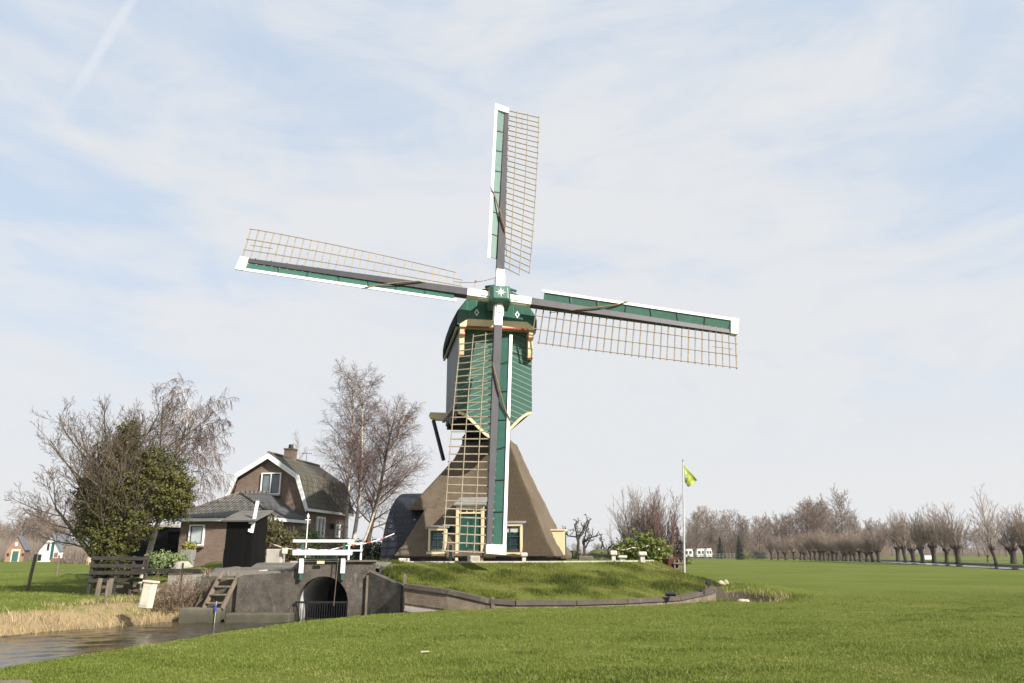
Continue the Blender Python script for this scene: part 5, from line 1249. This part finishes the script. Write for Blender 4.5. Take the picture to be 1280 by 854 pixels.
for i in range(34):
    px = 862 + i * 7.4 + rng.uniform(-3, 3); Y = rng.uniform(225, 300); top = 655 + rng.uniform(0, 18)
    wood(px, Y, atY(px, top, Y).z, rng.choice((1, 3, 4)), 'bare brown tree massed in the distant wood across the field', 'bare trees of the distant wood', rng.uniform(0, 6.28), 1.6)
for i in range(16):        # thin far wood at the right, behind the pollards
    px = 1090 + i * 13 + rng.uniform(-4, 4); Y = rng.uniform(330, 420); top = 668 + rng.uniform(-6, 10) - (8 if 1200 < px < 1240 else 0)
    wood(px, Y, atY(px, top, Y).z, rng.choice((1, 3, 4)), 'low bare tree in the faint tree line behind the canal willows', 'faint tree line behind the canal', rng.uniform(0, 6.28), 1.9)
for i in range(20):        # left background wood behind the farm
    px = -18 + i * 9.5 + rng.uniform(-4, 4); Y = rng.uniform(175, 240); top = 640 + rng.uniform(-10, 22) + (12 if px > 90 else 0)
    wood(px, Y, atY(px, top, Y).z, rng.choice((0, 1, 3, 4)), 'bare pale tree in the wood behind the far farm buildings', 'bare trees behind the farm', rng.uniform(0, 6.28), 1.5)
for i in range(9):
    px = 640 + i * 27; Y = rng.uniform(380, 480); wood(px, Y, 7, rng.choice((1, 3, 4)), 'tiny far tree low on the horizon behind the mill', 'tiny horizon trees', rng.uniform(0, 6), 2.2)
# hazy undergrowth under the woods: one mass nobody could count
def scrub(name, label, segs, m, seed):
    rs = np.random.RandomState(seed); Vs = []
    for (pxa, pxb, Ya, Yb, h, n) in segs:
        t = rs.random(n); Y = Ya + (Yb - Ya) * rs.random(n); px = pxa + (pxb - pxa) * t
        x = (px - 640) / F * (Y * math.cos(PITCH)); z0 = rs.random(n) ** 1.5 * h * .7; L_ = rs.uniform(.25, .6, n) * h; dx = rs.normal(0, .18, n) * L_; w = rs.uniform(.02, .05, n)
        a = np.stack([x - w, Y, z0], 1); b = np.stack([x + w, Y, z0], 1); c = np.stack([x + dx, Y + rs.normal(0, .2, n), z0 + L_], 1); Vs.append(np.stack([a, b, c], 1).reshape(-1, 3))
    V = np.concatenate(Vs); o = link(name, np_mesh(name, V, np.arange(len(V)).reshape(-1, 3)), m); tag(o, label, None, None, 'stuff')
M['scrub'] = mat('brown_scrub', (.17, .125, .095), (.12, .09, .068), .1, .95)
scrub('undergrowth', 'brown undergrowth below the distant bare wood', [(850, 1110, 225, 300, 5.0, 30000), (1090, 1300, 330, 420, 5, 9000)], M['scrub'], 1)
scrub('undergrowth', 'pale brown undergrowth round the far farm buildings on the left', [(-30, 125, 165, 240, 5.0, 12000), (80, 122, 120, 150, 3.0, 3500), (640, 850, 300, 420, 3.0, 6000)], M['twig_far'], 2)

# ------------------------------------------------------------------ grass and reeds
def blades(name, label, x, y, z, h, w, m, seed, lean=.45, tint=None):
    rs = np.random.RandomState(seed); n = len(x); a = rs.uniform(0, 6.283, n); b = rs.uniform(0, 6.283, n)
    hh = h * rs.uniform(.5, 1.3, n); L_ = hh * lean * rs.random(n)
    p = np.stack([x, y, z - .01], 1); u = np.stack([np.cos(a), np.sin(a), np.zeros(n)], 1) * (w * rs.uniform(.7, 1.3, n))[:, None] * .5
    mid = p + np.stack([np.cos(b) * L_ * .35, np.sin(b) * L_ * .35, hh * .6], 1); tip = p + np.stack([np.cos(b) * L_, np.sin(b) * L_, hh], 1)
    V = np.stack([p - u, p + u, mid + u * .7, tip, mid - u * .7], 1).reshape(-1, 3); idx = np.arange(n)[:, None] * 5
    quads = np.stack([idx[:, 0], idx[:, 0] + 1, idx[:, 0] + 2, idx[:, 0] + 4], 1); tris = idx + np.array([[4, 2, 3]])
    me = bpy.data.meshes.new(name); me.vertices.add(len(V)); me.vertices.foreach_set('co', V.astype(np.float32).ravel())
    li = np.concatenate([quads.ravel(), tris.ravel()]).astype(np.int32); me.loops.add(len(li)); me.loops.foreach_set('vertex_index', li)
    ls = np.concatenate([np.arange(n) * 4, n * 4 + np.arange(n) * 3]).astype(np.int32); me.polygons.add(2 * n); me.polygons.foreach_set('loop_start', ls); me.update(calc_edges=True)
    t = np.clip(rs.random(n) * .5 + .26 + .22 * vnoise(x, y, .8, 3) + .22 * vnoise(x, y, 2.9, 6) + .16 * vnoise(x, y, 7.3, 1), 0, 1) if tint is None else tint
    at = me.attributes.new('tint', 'FLOAT', 'FACE'); at.data.foreach_set('value', np.concatenate([t, t]).astype(np.float32))
    o = link(name, me, m); return tag(o, label, None, None, 'stuff')
rs = np.random.RandomState(1)
def clumps(x, y, n, x0, x1, y0, y1, r0, r1, seed, persp=False):
    q = np.random.RandomState(seed); f = np.zeros(len(x))
    for i in range(n):
        cy = y0 + (y1 - y0) * q.random() ** (1.7 if persp else 1); cx = q.uniform(-1, 1) * (cy * .72) if persp else q.uniform(x0, x1)
        r = q.uniform(r0, r1); sgn = q.choice((-1, 1, 1)); rx = r * q.uniform(.8, 2.0)
        k = np.nonzero((np.abs(x - cx) < 2.2 * rx) & (np.abs(y - cy) < 2.2 * r))[0]
        f[k] += sgn * np.exp(-((x[k] - cx) / rx) ** 2 - ((y[k] - cy) / r) ** 2)
    return np.clip(f, -1, 1.3)
def scatter(n, x0, x1, y0, y1, near_pow=0):
    y = y0 + (y1 - y0) * rs.random(n) ** (1 + near_pow); return x0 + (x1 - x0) * rs.random(n), y
# near lawn
y = 8.5 + 30 * rs.random(760000) ** 1.9; x = (rs.random(760000) * 2 - 1) * (y * .72 + 1.2)
z, d1, d2, d3 = height(x, y); k = (d1 > .12) & (d2 > .25) & ~((x < -9) & (y > 14))
k &= rs.random(len(x)) < (1 - .93 * sm(24, 38, y))
x, y, z = x[k], y[k], z[k]; cf = clumps(x, y, 420, 0, 0, 9, 34, .08, .55, 21, True); cl = .5 * vnoise(x, y, 2.1, 7) + .5 * vnoise(x, y, 5.3, 2) + .8 * cf
lt = np.clip(rs.random(len(x)) * .55 + .25 + .14 * vnoise(x, y, .8, 3) + .12 * vnoise(x, y, 2.9, 6) + .12 * vnoise(x, y, 7.3, 1) - .24 * cf, 0, 1)
blades('lawn_grass', 'short green grass of the foreground meadow', x, y, z, (.030 + .014 * cl) , .008 + .0005 * y, M['grass'], 2, .9, lt)
# left meadow beyond the ditch
y = 22 + 45 * rs.random(130000) ** 1.5; x = -10 - 32 * rs.random(130000); z, d1, d2, d3 = height(x, y)
st = (1 - sm(.7, 1.6, d1)); k = (d1 > .5) & (d2 > .0) & (rs.random(len(x)) > st * .85) & ~((x > -15) & (y < 33) & (rs.random(len(x)) < .45))
blades('meadow_grass', 'grass of the left meadow behind the ditch', x[k], y[k], z[k], .07, .02, M['grass'], 3, .8)
# mound slope
x = -5 + 15.5 * rs.random(190000); y = 26 + 11 * rs.random(190000); z, d1, d2, d3 = height(x, y); k = (d2 < -.02) & (d3 > .1) & (d1 > .05)
x, y, z = x[k], y[k], z[k]; cf = clumps(x, y, 260, -5, 10, 26, 35, .12, .45, 22); tt = np.clip(.5 * rs.random(len(x)) + .38 + .16 * vnoise(x, y, 1.1, 5) + .14 * vnoise(x, y, 3.7, 1) - .45 * cf, 0, 1)
blades('mound_grass', 'rough tufted grass on the slope of the mill mound', x, y, z, .07 + .03 * np.clip(vnoise(x, y, 2.6, 9) + .5 * vnoise(x, y, 6.1, 2), -.6, 1) + .06 * np.clip(cf, -.4, 1.2), .014, M['grass2'], 4, 1.1, tt)
# grass on terrace right of the mill and round the back
x = 1.5 + 8 * rs.random(26000); y = 31.5 + 16 * rs.random(26000); z, d1, d2, d3 = height(x, y); k = (d3 < 0) & ~((x < 4.2) & (y < 39) & (x < 1.2 + 0))
blades('terrace_grass', 'short grass on the terrace right of the mill', x[k], y[k], z[k], .06, .018, M['grass'], 5)
# reeds and dry grass
N_ = 46000; x = -19 + 9 * rs.random(N_); y = 17 + 14.5 * rs.random(N_); z, d1, d2, d3 = height(x, y)
dens = np.exp(-((d1 - .25) / np.where(x < -13.5, .45, .7)) ** 2) * (.55 + .45 * vnoise(x, y, 1.3, 8)) + .16 * ((x > -15) & (y > 23.5) & (d2 > 0)); k = (d1 > -.1) & (rs.random(N_) < dens) & (d2 > -.1)
x, y, z, dd = x[k], y[k], z[k], d1[k]
blades('dry_reeds', 'straw coloured dead reeds along the left bank of the ditch', x, y, z, np.where(dd < .8, .27, .15) * (1 + .5 * vnoise(x, y, 2.7, 3)), .016, M['reed'], 6, 1.5)
x, y = scatter(2600, 7.0, 12.2, 28.6, 34); z, d1, d2, d3 = height(x, y); k = (np.abs(d1 - .6) < .25) & (d2 > -.1)
tt = rs.random(k.sum()); blades('ditch_edge_grass', 'pale ragged grass round the small ditch at the right end of the wall', x[k], y[k], z[k], .2, .016, M['reed'], 7, 1.1, tt)
x, y = scatter(60000, 5.5, 14, 27.5, 44); z, d1, d2, d3 = height(x, y); pk = np.exp(-(np.minimum(np.abs(d2 - .3), np.abs(d1 - .7)) / .6) ** 2); k = (rs.random(len(x)) < pk * .7) & (d1 > .1) & ~((x > 7.6) & (y > 29) & (y < 33.4) & (d1 < .75))
blades('ditch_rough_grass', 'longer green grass along the foot of the mound and right ditch', x[k], y[k], z[k], .13, .014, M['grass2'], 8, 1.0)
x, y = scatter(26000, -9, 8, 12, 30); z, d1, d2, d3 = height(x, y); k = (np.abs(d1 - .25) < .22) & (d2 > 0) & ~((x < -9))
blades('bank_grass', 'longer grass on the near lip of the ditch', x[k], y[k], z[k], .09, .012, M['grass2'], 9, 1.2)
HAZE = .00018
# ------------------------------------------------------------------ world, sun, render settings (kept last)
def finish():
    w = bpy.data.worlds.new('World'); sc.world = w; w.use_nodes = True; t = w.node_tree; nd = t.nodes; lk = t.links
    bg = nd['Background']; sky = nd.new('ShaderNodeTexSky'); sky.sky_type = 'NISHITA'; sky.sun_disc = False
    EL, AZ = R(33), R(47)                        # sun behind the camera's right shoulder
    sd = Vector((math.sin(AZ) * math.cos(EL), -math.cos(AZ) * math.cos(EL), math.sin(EL)))
    sky.sun_elevation = EL; sky.sun_rotation = math.atan2(sd.x, sd.y); sky.air_density = 1.0; sky.dust_density = 1.5; sky.ozone_density = 1.0
    tc = nd.new('ShaderNodeTexCoord'); mp = nd.new('ShaderNodeMapping'); lk.new(tc.outputs['Generated'], mp.inputs[0])
    mp.inputs['Scale'].default_value = (1, 1, 2.6); mp.inputs['Rotation'].default_value = (.25, .5, .3)
    def noi(vec, s, det, rg, dist):
        n = nd.new('ShaderNodeTexNoise'); lk.new(vec, n.inputs['Vector']); n.inputs['Scale'].default_value = s; n.inputs['Detail'].default_value = det; n.inputs['Roughness'].default_value = rg; n.inputs['Distortion'].default_value = dist; return n.outputs['Fac']
    def mr(v, a, b, c=0, d=1):
        n = nd.new('ShaderNodeMapRange'); n.interpolation_type = 'SMOOTHSTEP'; lk.new(v, n.inputs[0]); n.inputs[1].default_value = a; n.inputs[2].default_value = b; n.inputs[3].default_value = c; n.inputs[4].default_value = d; return n.outputs[0]
    def ma(op, a, b):
        n = nd.new('ShaderNodeMath'); n.operation = op
        for i, v in enumerate((a, b)):
            if isinstance(v, bpy.types.NodeSocket): lk.new(v, n.inputs[i])
            else: n.inputs[i].default_value = v
        return n.outputs[0]
    cl = ma('ADD', ma('MULTIPLY', noi(mp.outputs[0], 1.5, 6, .55, .8), .75), ma('MULTIPLY', noi(mp.outputs[0], 4.5, 7, .6, 1.2), .25))
    cloud = mr(cl, .37, .58, .0, 1)
    sx = nd.new('ShaderNodeSeparateXYZ'); lk.new(tc.outputs['Generated'], sx.inputs[0])
    hz = mr(sx.outputs[2], .02, .75, .97, .62)
    veil = ma('MAXIMUM', ma('MULTIPLY', cloud, .86), mr(sx.outputs[2], .03, .40, .95, .0))
    # contrail: a thin band along a great circle
    ra, rb = ray(60, 165).normalized(), ray(165, 0).normalized(); nn = ra.cross(rb).normalized(); along = (rb - ra).normalized()
    def dot(v):
        n = nd.new('ShaderNodeVectorMath'); n.operation = 'DOT_PRODUCT'; lk.new(tc.outputs['Generated'], n.inputs[0]); n.inputs[1].default_value = v; return n.outputs['Value']
    dn = ma('ABSOLUTE', ma('ADD', dot(nn), ma('MULTIPLY', ma('SUBTRACT', noi(tc.outputs['Generated'], 9, 4, .6, 0), .5), .008)), 0.0)
    al = dot(along); a0, a1 = ra.dot(along), rb.dot(along)
    tr = ma('MULTIPLY', mr(dn, .001, .008, 1, 0), ma('MULTIPLY', mr(al, a0 - .02, a0 + .12), mr(noi(tc.outputs['Generated'], 14, 4, .6, 0), .25, .6, .25, .7)))
    tr = ma('MULTIPLY', tr, .5)
    fac = ma('MAXIMUM', veil, 0.0)
    mx = nd.new('ShaderNodeMix'); mx.data_type = 'RGBA'; lk.new(fac, mx.inputs[0]); m0 = nd.new('ShaderNodeMix'); m0.data_type = 'RGBA'; m0.inputs[0].default_value = .85; lk.new(sky.outputs[0], m0.inputs[6]); m0.inputs[7].default_value = (3.08, 3.60, 4.28, 1); lk.new(m0.outputs[2], mx.inputs[6]); mx.inputs[7].default_value = (*CLOUD, 1)
    m2 = nd.new('ShaderNodeMix'); m2.data_type = 'RGBA'; lk.new(tr, m2.inputs[0]); lk.new(mx.outputs[2], m2.inputs[6]); m2.inputs[7].default_value = (*[c * 1.12 for c in CLOUD], 1)
    lk.new(m2.outputs[2], bg.inputs['Color']); bg.inputs['Strength'].default_value = .1
    L = bpy.data.lights.new('sun', 'SUN'); L.energy = 4.1; L.angle = R(.6); L.color = (1, .95, .87)
    so = bpy.data.objects.new('sun', L); COL.objects.link(so); so.rotation_euler = sd.to_track_quat('Z', 'Y').to_euler()
    vs = sc.view_settings; vs.view_transform = 'Standard'; vs.look = 'None'; vs.exposure = EXPO; vs.gamma = 1; vs.use_curve_mapping = False
    sc.cycles.use_denoising = True; sc.cycles.max_bounces = 6; sc.cycles.transparent_max_bounces = 6
if HAZE:
    hm = NT('haze_air'); hm.t.nodes.remove(hm.b); pv = hm.t.nodes.new('ShaderNodeVolumePrincipled'); pv.inputs['Color'].default_value = (.88, .9, .93, 1); pv.inputs['Density'].default_value = HAZE; pv.inputs['Anisotropy'].default_value = .2
    hm.t.links.new(pv.outputs[0], hm.t.nodes['Material Output'].inputs['Volume'])
    tag(MB().box((0, 2300, 18), (9000, 6400, 44)).build('haze', hm.m), 'thin spring haze over the fields', None, None, 'stuff')
CLOUD = (4.08, 4.09, 4.14); EXPO = 1.02
finish()
